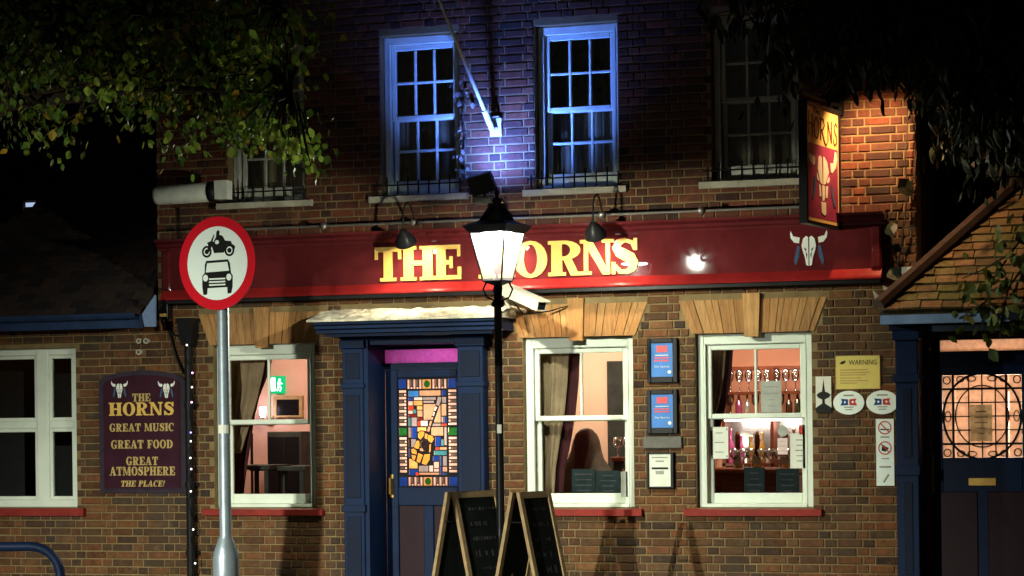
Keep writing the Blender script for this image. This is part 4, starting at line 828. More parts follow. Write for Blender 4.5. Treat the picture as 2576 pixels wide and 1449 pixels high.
# ------------------------------------------------------------------ boards and plates on the wall
def boardpx(name, label, cat, px, Y=-.02, group=None):
    a, b, c, d = rpx(*px, Y); return thing(name, label, cat, ((a + b) / 2, Y, (c + d) / 2), 0, group), (b - a) / 2, (d - c) / 2
t, w, h = boardpx('signboard', 'arched maroon board with gold lettering and two horned skulls on the brick wall', 'sign', (250, 932, 466, 1240), -.03)
ol = lambda w, h, r: [(-w, -h), (w, -h), (w, h * r)] + [(w * math.cos(q * math.pi / 12), h * r + (h - h * r) * math.sin(q * math.pi / 12)) for q in range(1, 12)] + [(-w, h * r)]
MB().prism(ol(w, h, .82), 0, .03).build('frame', 'board_frame', t); MB().prism(ol(w - .045, h - .04, .83), -.004, -.0005).build('panel', 'board_maroon', t)
def lines(t, rows, mt, y0=-.0075, y1=-.0045):
    for s, xc, z, hh, wd, ln in rows: k = MB(); text(k, s, xc, z, hh, y0, y1, wd, .07, ln); tag(k.build('lettering', mt, t), kind='stuff')
zz = lambda y: P(358, y, -.03).z - t.location.z
lines(t, [('HORNS', 0, zz(1045), zz(1012) - zz(1045), w * 1.52, 0)], 'gold_leaf')
lines(t, [('THE', 0, zz(1010), zz(990) - zz(1010), w * .42, 0), ('GREAT MUSIC', 0, zz(1085), zz(1065) - zz(1085), w * 1.5, 0), ('GREAT FOOD', 0, zz(1128), zz(1107) - zz(1128), w * 1.44, 0), ('GREAT', 0, zz(1170), zz(1149) - zz(1170), w * .74, 0), ('ATMOSPHERE', 0, zz(1196), zz(1174) - zz(1196), w * 1.52, 0), ('THE PLACE!', 0, zz(1224), zz(1209) - zz(1224), w * 1.02, .2)], 'dull_gold')
for px in (301, 419): p = P(px, 980, -.034); skull(t, (p.x - t.location.x, p.z - t.location.z), .165, -.0045)
MB().box(-w + .03, w - .03, -.012, -.0005, -h + .03, -h + .035).build('lower_bead', 'board_frame', t)

def poster(label, outer, inner, blue=True):
    t, w, h = boardpx('poster_frame', label, 'poster frame', outer, -.03, 'black poster frames on the pier'); a, b, c, d = rpx(*inner, -.03); L = t.location; a -= L.x; b -= L.x; c -= L.z; d -= L.z
    f = MB(); f.cbox(-w, a, -.008, .03, -h, h, .005); f.cbox(b, w, -.008, .03, -h, h, .005); f.cbox(a, b, -.0075, .03, d, h, .005); f.cbox(a, b, -.0075, .03, -h, c, .005); f.build('frame', 'black_metal', t)
    MB().box(a, b, .004, .01, c, d).build('sheet', 'poster_blue' if blue else 'paper', t); m_ = (a + b) / 2; W_ = b - a; H_ = d - c
    if blue:
        MB().box(m_ - W_ * .24, m_ + W_ * .26, .002, .0038, d - H_ * .27, d - H_ * .08).build('red_block', 'poster_red', t); MB().box(m_ - W_ * .3, m_ + W_ * .3, .002, .0038, d - H_ * .37, d - H_ * .35).build('white_rule', 'paper', t)
        k = MB()
        for i in range(2): k.box(m_ - W_ * .36, m_ + W_ * .34, .002, .0038, d - H_ * (.46 + .08 * i), d - H_ * (.42 + .08 * i))
        k.build('red_lines', 'poster_red', t); sans('Sky Sports', .022, 'lettering', 'paper', t, (m_, .003, d - H_ * .72), W_ * .68); MB().disc((m_ + W_ * .34, c + H_ * .14), W_ * .08, W_ * .08, .002, .0038, 14).build('round_mark', 'paper', t)
    else:
        k = MB(); k.box(m_ - W_ * .38, m_ + W_ * .36, .002, .0038, d - H_ * .12, d - H_ * .09); k.box(m_ - W_ * .2, m_ + W_ * .2, .002, .0038, d - H_ * .24, d - H_ * .20); k.box(m_ - W_ * .2, m_ + W_ * .18, .002, .0038, d - H_ * .62, d - H_ * .52); k.build('print', 'print_grey', t); MB().box(m_ - W_ * .38, m_ + W_ * .38, .002, .0038, d - H_ * .47, d - H_ * .41).build('heading', 'print_black', t)
poster('black framed blue poster, upper of two on the pier between windows', (1628, 851, 1704, 963), (1637, 863, 1692, 948)); poster('black framed blue poster, lower of two on the pier between windows', (1628, 981, 1704, 1091), (1638, 992, 1693, 1076)); poster('black framed pale notice below the grey stone plaque', (1627, 1138, 1695, 1229), (1633, 1142, 1687, 1224), False)
t, w, h = boardpx('stone_plaque', 'small grey stone plaque below the blue posters', 'plaque', (1617, 1098, 1714, 1128), -.03); MB().cbox(-w, w, 0, .03, -h, h, .006).build('slab', 'grey_stone', t)

t, w, h = boardpx('warning_sign', 'yellow warning sign with black heading right of the last window', 'sign', (2102, 894, 2214, 979), -.014); MB().box(-w, w, 0, .012, -h, h).build('plate', 'yellow_sign', t)
b_ = MB(); 
for q in ((-w, -w + .005, h), (w - .005, w, h)): b_.box(q[0], q[1], -.0015, -.0003, -h, h)
b_.box(-w + .005, w - .005, -.0014, -.0003, h - .005, h); b_.box(-w + .005, w - .005, -.0014, -.0003, -h, -h + .005); b_.build('border', 'dull_gold', t)
sans('WARNING', .058, 'lettering', 'print_black', t, (w * .24, -.001, h * .44), w * 1.26)
MB().prism([(-w * .82, h * .5), (-w * .74, h * .64), (-w * .56, h * .72), (-w * .54, h * .6), (-w * .66, h * .5)], -.0014, -.0003).build('symbol', 'print_black', t)
k = MB()
for z, l in ((.14, .66), (-.02, .72), (-.16, .62), (-.34, .5), (-.5, .66), (-.64, .4)): k.box(-w * .8, -w * .8 + w * l * 2 * .95, -.0012, -.0003, h * z - .004, h * z + .006)
k.build('print', 'dull_gold', t)
t, w, h = boardpx('plate_sign', 'tall white plate with a black spired silhouette by the last window', 'sign', (2052, 947, 2091, 1038), -.014); MB().box(-w, w, 0, .012, -h * .72, h).build('plate', 'paper', t); MB().box(-w, w, -.0005, .012, -h, -h * .72).build('base_strip', 'print_black', t)
MB().prism([(-w * .95, -h * .72), (w * .95, -h * .72), (w * .5, -h * .58), (w * .18, -h * .5), (w * .15, -h * .28), (w * .7, -h * .16), (w * .95, -h * .02), (w * .6, h * .1), (w * .22, h * .16), (w * .1, h * .5), (w * .04, h * .86), (-w * .08, h * .5), (-w * .2, h * .16), (-w * .6, h * .1), (-w * .9, -h * .02), (-w * .7, -h * .16), (-w * .15, -h * .28), (-w * .18, -h * .5), (-w * .5, -h * .58)], -.0014, -.0003).build('silhouette', 'print_black', t)
for l, px in (('white oval plaque with blue and red emblem, nearer the window', (2096, 983, 2174, 1043)), ('white oval plaque with blue and red emblem, half behind the blue post', (2179, 982, 2260, 1042))):
    t, w, h = boardpx('oval_plaque', l, 'plaque', px, -.014, 'oval plaques'); MB().disc((0, 0), w, h, 0, .012, 36).build('plate', 'sign_white', t)
    for s, mt in ((-1, 'print_blue'), (1, 'print_red')): MB().prism([(s * w * .04, h * .28), (s * w * .5, h * .34), (s * w * .42, h * .08), (s * w * .54, -h * .24), (s * w * .04, -h * .2)], -.0014, -.0003).build('emblem_half', mt, t)
    k = MB(); k.box(-w * .34, w * .34, -.0012, -.0003, h * .55, h * .68); k.box(-w * .3, w * .3, -.0012, -.0003, -h * .42, -h * .34); k.box(-w * .24, w * .24, -.0012, -.0003, -h * .62, -h * .54); k.build('print', 'print_grey', t)
    k = MB(); k.disc((-w * .24, h * .05), w * .07, h * .1, -.0022, -.0015, 10); k.disc((w * .26, h * .05), w * .07, h * .1, -.0022, -.0015, 10); k.build('light_dots', 'sign_white', t)
t, w, h = boardpx('prohibition_sign', 'tall white strip with two red ringed prohibition symbols by the blue post', 'sign', (2204, 1054, 2249, 1222), -.014); MB().box(-w, w, 0, .012, -h, h).build('plate', 'sign_white', t)
for i, z in enumerate((.74, .13)):
    MB().ring((0, h * z), w * .76, w * .76, w * .13, -.0016, -.0003, 24).build('red_ring', 'print_red', t); MB().stroke([(-w * .5, h * z + w * .5, w * .12), (w * .5, h * z - w * .5, w * .12)], -.0022, -.0003).build('red_bar', 'print_red', t)
    if i == 0: MB().stroke([(-w * .5, h * z - w * .2, w * .14), (w * .5, h * z - w * .2, w * .14)], -.0012, -.0003).build('cigarette', 'print_black', t)
    else: MB().prism([(-w * .4, h * z - w * .3), (w * .1, h * z - w * .4), (w * .45, h * z), (w * .1, h * z + w * .15), (-w * .3, h * z + w * .42)], -.0012, -.0003).build('symbol', 'print_black', t)
k = MB(); k.box(-w * .5, w * .5, -.0012, -.0003, h * .44, h * .48); k.box(-w * .4, w * .5, -.0012, -.0003, -h * .2, -h * .17); k.box(-w * .65, w * .65, -.0012, -.0003, -h * .46, -h * .41); k.stroke([(-w * .2, -h * .9, w * .2), (w * .25, -h * .72, w * .22), (w * .4, -h * .66, w * .2)], -.0012, -.0003); k.build('print', 'print_grey', t)
# ------------------------------------------------------------------ sign lamps over the fascia
emit('bulb_white', (1, .93, .82), 60)
rz = P(1042, 560, -.2); p0 = thing('conduit', 'thin metal conduit with round boxes running along the fascia top', 'conduit', (0, -.215, rz.z))
MB().tube([(-2.9, 0, 0), (2.55, 0, .0)], .011, 8).build('pipe', 'tin', p0)
for px in (815, 1042, 1277, 1515, 1765):
    x = P(px, 552, -.215).x; MB().ball((x, -.01, .0), .032, 10).build('round_box', 'tin', p0, True)
def swan(label, px):
    x = P(px, 555, -.24).x; t = thing('swan_neck_lamp', label, 'sign lamp', (x, -.235, rz.z), 0, 'swan neck lamps over the fascia')
    arm = [(0, 0, 0), (0, -.03, .06), (0, -.08, .125), (0, -.15, .155), (0, -.22, .13), (0, -.26, .06), (0, -.27, -.09)]
    MB().tube(arm, .0085, 8).build('arm', 'iron', t, True); MB().lathe([(.03, -.01), (.03, .01)], (0, 0, 0), 12, Matrix.Rotation(R_(90), 3, 'X')).build('wall_rose', 'iron', t)
    M = Matrix.Rotation(R_(38), 3, 'X'); c = (0, -.27, -.10)
    s = MB(); s.lathe([(.018, .02), (.03, .0), (.055, -.025), (.082, -.075), (.092, -.115)], c, 20, M); k = len(s.f); s.f = s.f[:-1]; s.lathe([(.086, -.114), (.076, -.075), (.05, -.03), (.012, -.012)], c, 20, M); s.f = [f for f in s.f if len(f) == 4 or f[0] > 0]
    s.build('shade', 'black_metal', t, True, fix=False)
    b = Vector(c) + M @ Vector((0, 0, -.09)); MB().ball(b, .036, 10).build('bulb', 'bulb_white', t, True)
    lamp('spot', 'SPOT', 48, (1, .82, .56), Vector(c) + M @ Vector((0, 0, -.135)), t, aim=M @ Vector((0, 0, -1)), size=.03, cone=128, blend=.8)
swan('black swan neck lamp above the letters TH of the fascia', 1042); swan('black swan neck lamp behind the street lantern', 1277); swan('black swan neck lamp above the letter N of the fascia', 1515)

# ------------------------------------------------------------------ blue floodlight and flagpole
f0 = P(1212, 462, -.52); t = thing('floodlight', 'black floodlight throwing blue light up the brick between the windows', 'floodlight', f0)
M = Matrix.Rotation(R_(-14), 3, 'Y') @ Matrix.Rotation(R_(24), 3, 'X')
def mbox(x0, x1, y0, y1, z0, z1, M): 
    b = MB().box(x0, x1, y0, y1, z0, z1); b.v = [tuple(M @ Vector(v)) for v in b.v]; return b
mbox(-.105, .105, -.03, .03, -.08, .08, M).build('housing', 'black_metal', t); emit('blue_led', (.15, .25, 1), 25); mbox(-.085, .085, .031, .034, -.06, .06, M).build('lens', 'blue_led', t)
MB().tube([(-.0, .0, -.06), (.03, .06, -.14), (.05, .36, -.17)], .013, 8).build('bracket', 'black_metal', t); MB().cbox(-.06, .08, -.02, .05, -.17, -.11, .006).build('driver_box', 'grey_stone', t)
lamp('blue_beam', 'SPOT', 560, (.09, .21, 1), M @ Vector((.0, .04, .02)), t, aim=(.06, .62, .8), size=.05, cone=122, blend=1.0)
a = P(1238, 326, -.10); b = P(1105, 0, -1.38); t = thing('flagpole', 'slanting pale flagpole fixed to the wall between the blue lit windows', 'flagpole', a)
e = (b - a); MB().tube([(0, 0, 0), e * .16], .024, 10).build('socket', 'white_plastic', t); MB().tube([e * .1, e * .45, e * 1.25], [.016, .014, .010], 10).build('pole', 'white_plastic', t, True)
br = MB(); br.box(-.04, .06, .06, .098, -.05, .10); br.tube([(0, 0, .02), (.02, .09, .02)], .02, 8); br.tube([e * .1, (.03, .08, .12)], .009, 6); br.build('bracket', 'white_plastic', t)

# ------------------------------------------------------------------ hanging sign
hA, hB = P(2104, 283, -.10), P(2018, 254, -.92); zt, zb = 4.05, 3.10
vec = Vector((hB.x - hA.x, hB.y - hA.y, 0)); wd = vec.length; ang = math.atan2(-vec.y, -vec.x)       # local x runs from the outer edge towards the wall
HS = thing('hanging_sign', 'tall hanging pub sign with yellow top and skull on maroon below', 'sign', ((hA.x + hB.x) / 2, (hA.y + hB.y) / 2, zb), ang)
w, h = wd / 2, zt - zb; th = .035
f = MB(); f.cbox(-w, -w + .028, -th, th, 0, h, .005); f.cbox(w - .028, w, -th, th, 0, h, .005); f.box(-w + .028, w - .028, -th + .002, th - .002, h - .03, h); f.box(-w + .028, w - .028, -th + .002, th - .002, 0, .025); f.build('frame', 'black_metal', HS)
yf = -.022; zs2 = h * .665; i0 = -w + .028; i1 = w - .028
MB().box(i0, i1, yf, .022, zs2, h - .03).build('upper_panel', 'art_yellow', HS); MB().box(i0 + .025, i1 - .025, yf - .001, .022, .055, zs2 - .0005).build('lower_panel', 'art_maroon', HS)
bo = MB(); bo.box(i0, i0 + .025, yf, .022, .025, zs2 - .0005); bo.box(i1 - .025, i1, yf, .022, .025, zs2 - .0005); bo.box(i0 + .025, i1 - .025, yf, .022, .025, .055); bo.build('border', 'art_yellow', HS)
W2 = i1 - i0; yy0, yy1 = yf - .004, yf - .0012; lt = lambda pts: [(i0 + W2 * x, h * z, t_) for x, z, t_ in pts]
ST = {'H': [[(.06, .92, .016), (.05, .72, .018)], [(.17, .90, .016), (.17, .71, .018)], [(.02, .83, .012), (.2, .815, .012)]], 'O': [[(.30 + .075 * math.cos(a * .4488), .80 + .085 * math.sin(a * .4488), .016) for a in range(15)]], 'R': [[(.43, .885, .016), (.43, .71, .018)], [(.41, .89, .014), (.52, .885, .014), (.55, .84, .014), (.5, .80, .014), (.44, .795, .012)], [(.46, .80, .016), (.55, .70, .018), (.60, .675, .014), (.63, .70, .012)]], 'N': [[(.66, .71, .016), (.66, .88, .016)], [(.66, .88, .018), (.77, .71, .018)], [(.77, .71, .016), (.77, .89, .016)]], 'S': [[(.96, .86, .014), (.91, .885, .014), (.86, .85, .016), (.88, .81, .018), (.94, .77, .018), (.93, .72, .016), (.87, .70, .014), (.83, .73, .012), (.86, .76, .012)]], 'e': [[(.20, .955, .012), (.27, .96, .012)], [(.24, .96, .012), (.23, .92, .012)], [(.30, .96, .01), (.29, .92, .01), (.32, .94, .01), (.33, .92, .01)], [(.36, .94, .01), (.39, .945, .01), (.37, .925, .01), (.40, .92, .01)]]}
for k_, ss in ST.items():
    l = MB()
    for i, s_ in enumerate(ss): l.stroke(lt(s_), yy0 - i * .0005, yy1)
    l.build('lettering', 'art_brown', HS)
def art(pts, mt, nm, dy=0): MB().prism([(i0 + W2 * (x - 190) / 350, h * (1 - (y - 130) / 1240)) for x, y in pts], yf - .005 - dy, yf - .0015).build(nm, mt, HS)
art([(232, 660), (215, 648), (205, 690), (225, 740), (262, 768), (272, 745), (272, 680)], 'art_skull', 'horn'); art([(498, 570), (512, 572), (520, 640), (505, 730), (465, 798), (446, 790), (442, 700), (480, 690)], 'art_skull', 'horn')
art([(300, 790), (308, 690), (328, 650), (346, 668), (352, 940), (330, 930)], 'art_skull', 'skull_half'); art([(358, 940), (362, 668), (376, 655), (404, 700), (424, 800), (385, 930)], 'art_skull', 'skull_half')
art([(290, 830), (300, 850), (320, 918), (295, 900)], 'art_skull', 'cheek'); art([(428, 845), (432, 890), (410, 920), (404, 910)], 'art_skull', 'cheek'); art([(314, 945), (330, 950), (338, 1060), (318, 1075)], 'art_skull', 'jaw'); art([(412, 945), (390, 955), (385, 1070), (405, 1070)], 'art_skull', 'jaw'); art([(345, 950), (378, 950), (374, 1100), (350, 1110)], 'art_skull', 'muzzle'); art([(336, 1120), (388, 1120), (388, 1240), (370, 1256), (340, 1230)], 'art_skull', 'muzzle')
art([(262, 880), (285, 900), (280, 1010), (245, 1120), (238, 1100), (255, 1000)], 'feather_blue', 'feather'); art([(445, 920), (470, 960), (475, 1060), (500, 1140), (480, 1150), (450, 1030)], 'feather_blue', 'feather')
bk = MB(); bk.tube([(w + .10, 0, h + .05), (-w - .05, 0, h + .05)], .016, 8); bk.tube([(w + .10, 0, h + .42), (w * .3, 0, h + .20), (-w * .6, 0, h + .05)], .011, 8)
for x in (-w * .7, w * .7): bk.tube([(x, 0, h), (x, 0, h + .05)], .009, 6)
bk.box(w + .04, w + .10, -.03, .03, -.02 + h, h + .5); bk.build('bracket', 'iron', HS)
WL_ = thing('picture_lamp', 'small warm lamp above the face of the hanging sign', 'sign lamp', (3.06, -.50, 4.28)); MB().tube([(-.30, 0, -.17), (-.2, 0, -.02), (-.03, 0, .02)], .009, 6).build('arm', 'iron', WL_); M = Matrix.Rotation(R_(-10), 3, 'X')
s = MB(); s.lathe([(.012, .05), (.05, .03), (.065, -.03)], n=16, mtx=M); s.f = s.f[:-1]; s.build('shade', 'black_metal', WL_, True, fix=False); emit('bulb_warm', (1, .6, .25), 40); MB().ball((0, 0, -.005), .022).build('bulb', 'bulb_warm', WL_, True)
lamp('warm_beam', 'SPOT', 165, (1, .60, .29), (0, 0, -.045), WL_, aim=(.10, .40, -.8), size=.04, cone=125, blend=.9)

# ------------------------------------------------------------------ security cameras and boxes on the wall
a, b = P(392, 493, -.32), P(527, 483, -.30); t = thing('security_camera', 'white cylindrical security camera above the round road sign', 'security camera', a); e = b - a; u = e.normalized()
MB().tube([(0, 0, 0), e * .05, e * .97, e], [.072, .082, .086, .082], 20).build('housing', 'white_plastic', t, True); MB().tube([-u * .006, (0, 0, 0)], [.066, .066], 20).build('lens_glass', 'screen_black', t); MB().tube([e * 1.002, e * 1.13], [.088, .088], 20).build('rear_cap', 'black_metal', t, True)
k = e * 1.13; br = MB(); br.box(k.x, k.x + .12, k.y - .05, k.y + .06, k.z - .07, k.z + .09); br.build('junction_box', 'white_plastic', t); br = MB(); br.tube([(k.x + .05, k.y + .04, k.z - .02), (k.x + .05, .31, k.z - .05)], .025, 8); br.tube([(.07, .31, -.08), (.07, .31, -.85)], .008, 6); br.build('bracket', 'iron', t)
a, b = P(1268, 728, -.50), P(1362, 770, -.78); t = thing('security_camera', 'cream box security camera beside the street lantern over the canopy', 'security camera', a); e = b - a; M = e.to_track_quat('Y', 'Z').to_matrix()
mbox(-.048, .048, 0, e.length, -.04, .04, M).build('housing', 'cream_plastic', t); mbox(-.058, .058, -.03, e.length + .03, .041, .052, M).build('sun_shield', 'cream_plastic', t); mbox(-.035, .035, e.length, e.length + .004, -.03, .03, M).build('lens_glass', 'screen_black', t)
br = MB(); br.tube([(0, .02, -.04), (.0, .1, -.14), (.02, .48, -.16)], .018, 8); br.build('arm', 'cream_plastic', t); cb = MB(); cb.tube([(.02, .05, -.05), (.1, .2, -.2), (.26, .4, -.17), (.42, .48, -.12)], .006, 6); cb.build('cable', 'black_metal', t, True)
a, b, c, d = rpx(400, 768, 424, 800, -.08); t = thing('junction_box', 'small black box with an orange label at the wing gutter end', 'junction box', ((a + b) / 2, -.08, (c + d) / 2)); MB().cbox(-.045, .045, -.02, .08, -.06, .10, .006).build('case', 'black_metal', t); MB().box(-.03, .035, -.024, -.0205, -.045, -.018).build('label_plate', 'art_yellow', t)
cb = MB(); q = [(415, 800), (430, 850), (440, 890), (462, 940)]; cb.tube([P(x, y, -.03) for x, y in q], .010, 6); q = [(418, 795), (430, 840), (450, 845), (470, 870), (476, 910)]; cb.tube([P(x, y, -.045) for x, y in q], .012, 6); tag(cb.build('cable', 'black_metal', None, True), 'black cables hanging from the box at the gutter end', 'cable')
FL = thing('fairy_lights', 'string of tiny pink and white lights down the downpipe', 'string lights', (P(480, 1000, -.12).x, -.115, 0)); emit('fairy_pink', (1, .45, .85), 5); emit('fairy_white', (1, .9, .75), 4); emit('fairy_blue', (.3, .25, 1), 5)
pth = []
for i, (x, y, c) in enumerate(((470, 868, 'fairy_white'), (484, 938, 'fairy_pink'), (483, 974, 'fairy_white'), (482, 1012, 'fairy_pink'), (480, 1088, 'fairy_blue'), (480, 1110, 'fairy_white'), (479, 1152, 'fairy_white'), (481, 1180, 'fairy_pink'), (480, 1236, 'fairy_white'), (486, 1332, 'fairy_white'), (491, 1417, 'fairy_white'))):
    p = P(x, y, -.115) - FL.location; pth += [p + Vector((.004, .0, .0)), p + Vector((-.03, .012, -.09))]; MB().ball(p, .0085, 6).build('bulb', c, FL, True)
MB().tube(pth, .0035, 5).build('wire', 'black_metal', FL)

# ------------------------------------------------------------------ street lantern on its post
LB = Pd(1252, 707, 18.0); t = thing('street_lantern', 'black lamp post with a glowing four sided glass lantern before the door', 'street lamp', (LB.x, LB.y, 0)); z0 = LB.z
phi = TH - R_(30); M3 = Matrix.Rotation(phi, 3, 'Z')
po = MB(); po.lathe([(.10, 0), (.10, .25), (.075, .28), (.07, .62), (.055, .68), (.04, .72), (.033, .80), (.030, 1.7), (.030, z0 - .2), (.05, z0 - .19), (.05, z0 - .16), (.03, z0 - .15), (.026, z0 - .02), (.06, z0 - .01)], n=14); po.build('post', 'black_metal', t, True)
hb, ht, H = .080, .150, .365
cor = [(-1, -1), (1, -1), (1, 1), (-1, 1)]
def lc(s_, z): return [M3 @ Vector((x * s_, y * s_, z)) for x, y in cor]
B0, T0 = lc(hb, z0), lc(ht, z0 + H)
fr = MB()
for i in range(4): fr.tube([B0[i], T0[i]], .007, 6); fr.tube([B0[i], B0[(i + 1) % 4]], .008, 6); fr.tube([T0[i], T0[(i + 1) % 4]], .007, 6)
fr.add(lc(hb, z0 - .006) + lc(hb * .4, z0 - .03), [(0, 1, 2, 3), (4, 7, 6, 5), (0, 4, 5, 1), (1, 5, 6, 2), (2, 6, 7, 3), (3, 7, 4, 0)]); fr.build('lantern_frame', 'black_metal', t)
for i in range(4): j = (i + 1) % 4; MB().add([B0[i], B0[j], T0[j], T0[i]], [(0, 1, 2, 3)]).build('pane', 'lantern_pane', t)
rfm = MB(); rfm.add(lc(ht + .01, z0 + H + .004) + lc(ht + .045, z0 + H + .05) + lc(.10, z0 + H + .09) + lc(.05, z0 + H + .19) + lc(.05, z0 + H + .22), [(i + 4 * k, (i + 1) % 4 + 4 * k, (i + 1) % 4 + 4 * k + 4, i + 4 * k + 4) for k in range(4) for i in range(4)] + [(16, 17, 18, 19), (0, 3, 2, 1)]); rfm.build('lantern_roof', 'black_metal', t)
MB().lathe([(.03, z0 + H + .22), (.045, z0 + H + .24), (.012, z0 + H + .27), (.02, z0 + H + .29), (.003, z0 + H + .34)], n=10).build('finial', 'black_metal', t, True)
fg = MB()
for i in range(4):
    d_ = (M3 @ Vector((*cor[i], 0))).normalized(); fg.tube([Vector((0, 0, z0 - .15)) + d_ * .03, Vector((0, 0, z0 - .12)) + d_ * .09, Vector((0, 0, z0 - .06)) + d_ * .115, Vector((0, 0, z0 - .005)) + d_ * .085], .007, 6)
fg.build('scroll_bracket', 'black_metal', t)
emit('lantern_bulb', (.92, .97, 1), 160); MB().lathe([(.10, z0 + .345), (.12, z0 + .35), (.12, z0 + .362)], n=16).build('bulb', 'lantern_bulb', t, True)
lamp('lantern_light', 'POINT', 400, (1, .86, .62), (0, 0, z0 + .322), t, size=.02)
MB().cbox(-.008, .028, -.036, -.031, P(1252, 1090, LB.y).z, P(1252, 1068, LB.y).z, .002).build('small_label', 'paper', t)

# ------------------------------------------------------------------ round road sign: no motor vehicles
DC = Pd(545, 662, 15.3); view = math.atan2(CAM.y - DC.y, CAM.x - DC.x); nang = view - R_(36)          # the face is turned towards the left of the view
n_ = Vector((math.cos(nang), math.sin(nang), 0)); PC = DC - n_ * .062
t = thing('road_sign', 'round red ringed road sign showing a motorcycle above a car on a grey post', 'road sign', (PC.x, PC.y, 0), nang + math.pi / 2)
MB().lathe([(.085, 0), (.085, .74), (.078, .78), (.05, .86), (.038, .885), (.038, 2.60), (.036, 2.605)], n=18).build('post', 'galv', t, True)
cz0 = DC.z; yq = -.055; Rr = .30
MB().disc((0, cz0), Rr, Rr, yq, yq + .006, 48).build('plate', 'galv', t); MB().ring((0, cz0), Rr, Rr, .063, yq - .002, yq - .0005, 48).build('red_ring', 'sign_red', t); MB().disc((0, cz0), .236, .236, yq - .0012, yq - .0004, 48).build('white_face', 'sign_white', t)
cl = MB(); cl.box(-.03, .03, yq + .007, .04, cz0 - .12, cz0 - .09); cl.box(-.03, .03, yq + .007, .04, cz0 + .09 - .1, cz0 + .12 - .1); cl.build('clamp', 'galv', t)
SQ = .236 / 230; yb0, yb1 = yq - .0032, yq - .0016
def sp(pts): return [((x - 1637) * SQ * 230 / 228, cz0 + (515 - y) * SQ * 230 / 298) for x, y in pts]
bk = MB()
for cx_, cy_ in ((1560, 418), (1732, 416)):
    c = sp([(cx_, cy_)])[0]; bk.ring(c, .038, .038, .013, yb0 - .001, yb1, 22); bk.ring(c, .016, .016, .015, yb0 - .0012, yb1, 12)
for i, p in enumerate(([(1648, 245), (1660, 262), (1655, 285), (1680, 295), (1700, 335), (1745, 342), (1748, 360), (1775, 385), (1770, 410), (1745, 372), (1712, 372), (1700, 395), (1690, 432), (1615, 432), (1600, 380), (1570, 362), (1562, 345), (1590, 335), (1612, 340), (1632, 300), (1634, 262)], [(1590, 335), (1616, 280), (1620, 285), (1604, 340)], [(1572, 360), (1600, 372), (1575, 425), (1562, 420)])): bk.prism(sp(p), yb0 - .0003 * i, yb1)
bk.build('motorcycle_symbol', 'sign_black', t); MB().ring(sp([(1640, 345)])[0], .016, .013, .0155, yb0 - .0022, yb0 - .0012, 14).build('gap_in_rider', 'sign_white', t)
cr = MB(); cr.prism(sp([(1555, 492), (1720, 488), (1734, 520), (1742, 600), (1754, 620), (1752, 710), (1742, 760), (1715, 765), (1712, 712), (1562, 714), (1558, 765), (1530, 768), (1522, 700), (1524, 612), (1542, 590), (1544, 520)]), yb0, yb1); cr.build('car_symbol', 'sign_black', t)
cw = MB(); cw.prism(sp([(1562, 512), (1716, 508), (1728, 580), (1552, 586)]), yb0 - .0012, yb0 - .0002)
for cx_ in (1549, 1726): c = sp([(cx_, 632)])[0]; cw.disc(c, .020, .022, yb0 - .0012, yb0 - .0002, 14)
for y in (636, 660, 684): cw.prism(sp([(1574, y), (1700, y), (1698, y + 12), (1576, y + 12)]), yb0 - .0012, yb0 - .0002)
cw.build('car_details', 'sign_white', t)
MB().tube([(0, 0, 1.545), (0, 0, 1.60)], .0392, 14).build('post_label', 'paper', t)
# ------------------------------------------------------------------ cycle hoop
hp_ = Pd(152, 1449, 16.0); wv = RT * -1; H0 = .80
t = thing('cycle_stand', 'black steel cycle hoop in front of the wing window', 'cycle stand', (hp_.x, hp_.y, 0)); pth = [Vector((0, 0, 0)), Vector((0, 0, H0 - .2))]
for i in range(1, 8): pth.append(Vector((0, 0, H0 - .2)) + wv * (.2 - .2 * math.cos(R_(90 * i / 7))) + UP * .2 * math.sin(R_(90 * i / 7)))
for i in range(0, 8): pth.append(wv * (.5 + .2 * math.sin(R_(90 * i / 7))) + UP * (H0 - .2 + .2 * math.cos(R_(90 * i / 7))))
pth.append(wv * .7); MB().tube(pth, .032, 12).build('hoop', 'blue_panel', t, True)
for q in (Vector((0, 0, 0)), wv * .7): MB().lathe([(.06, .0), (.06, .012)], q, 12).build('foot_plate', 'iron', t)
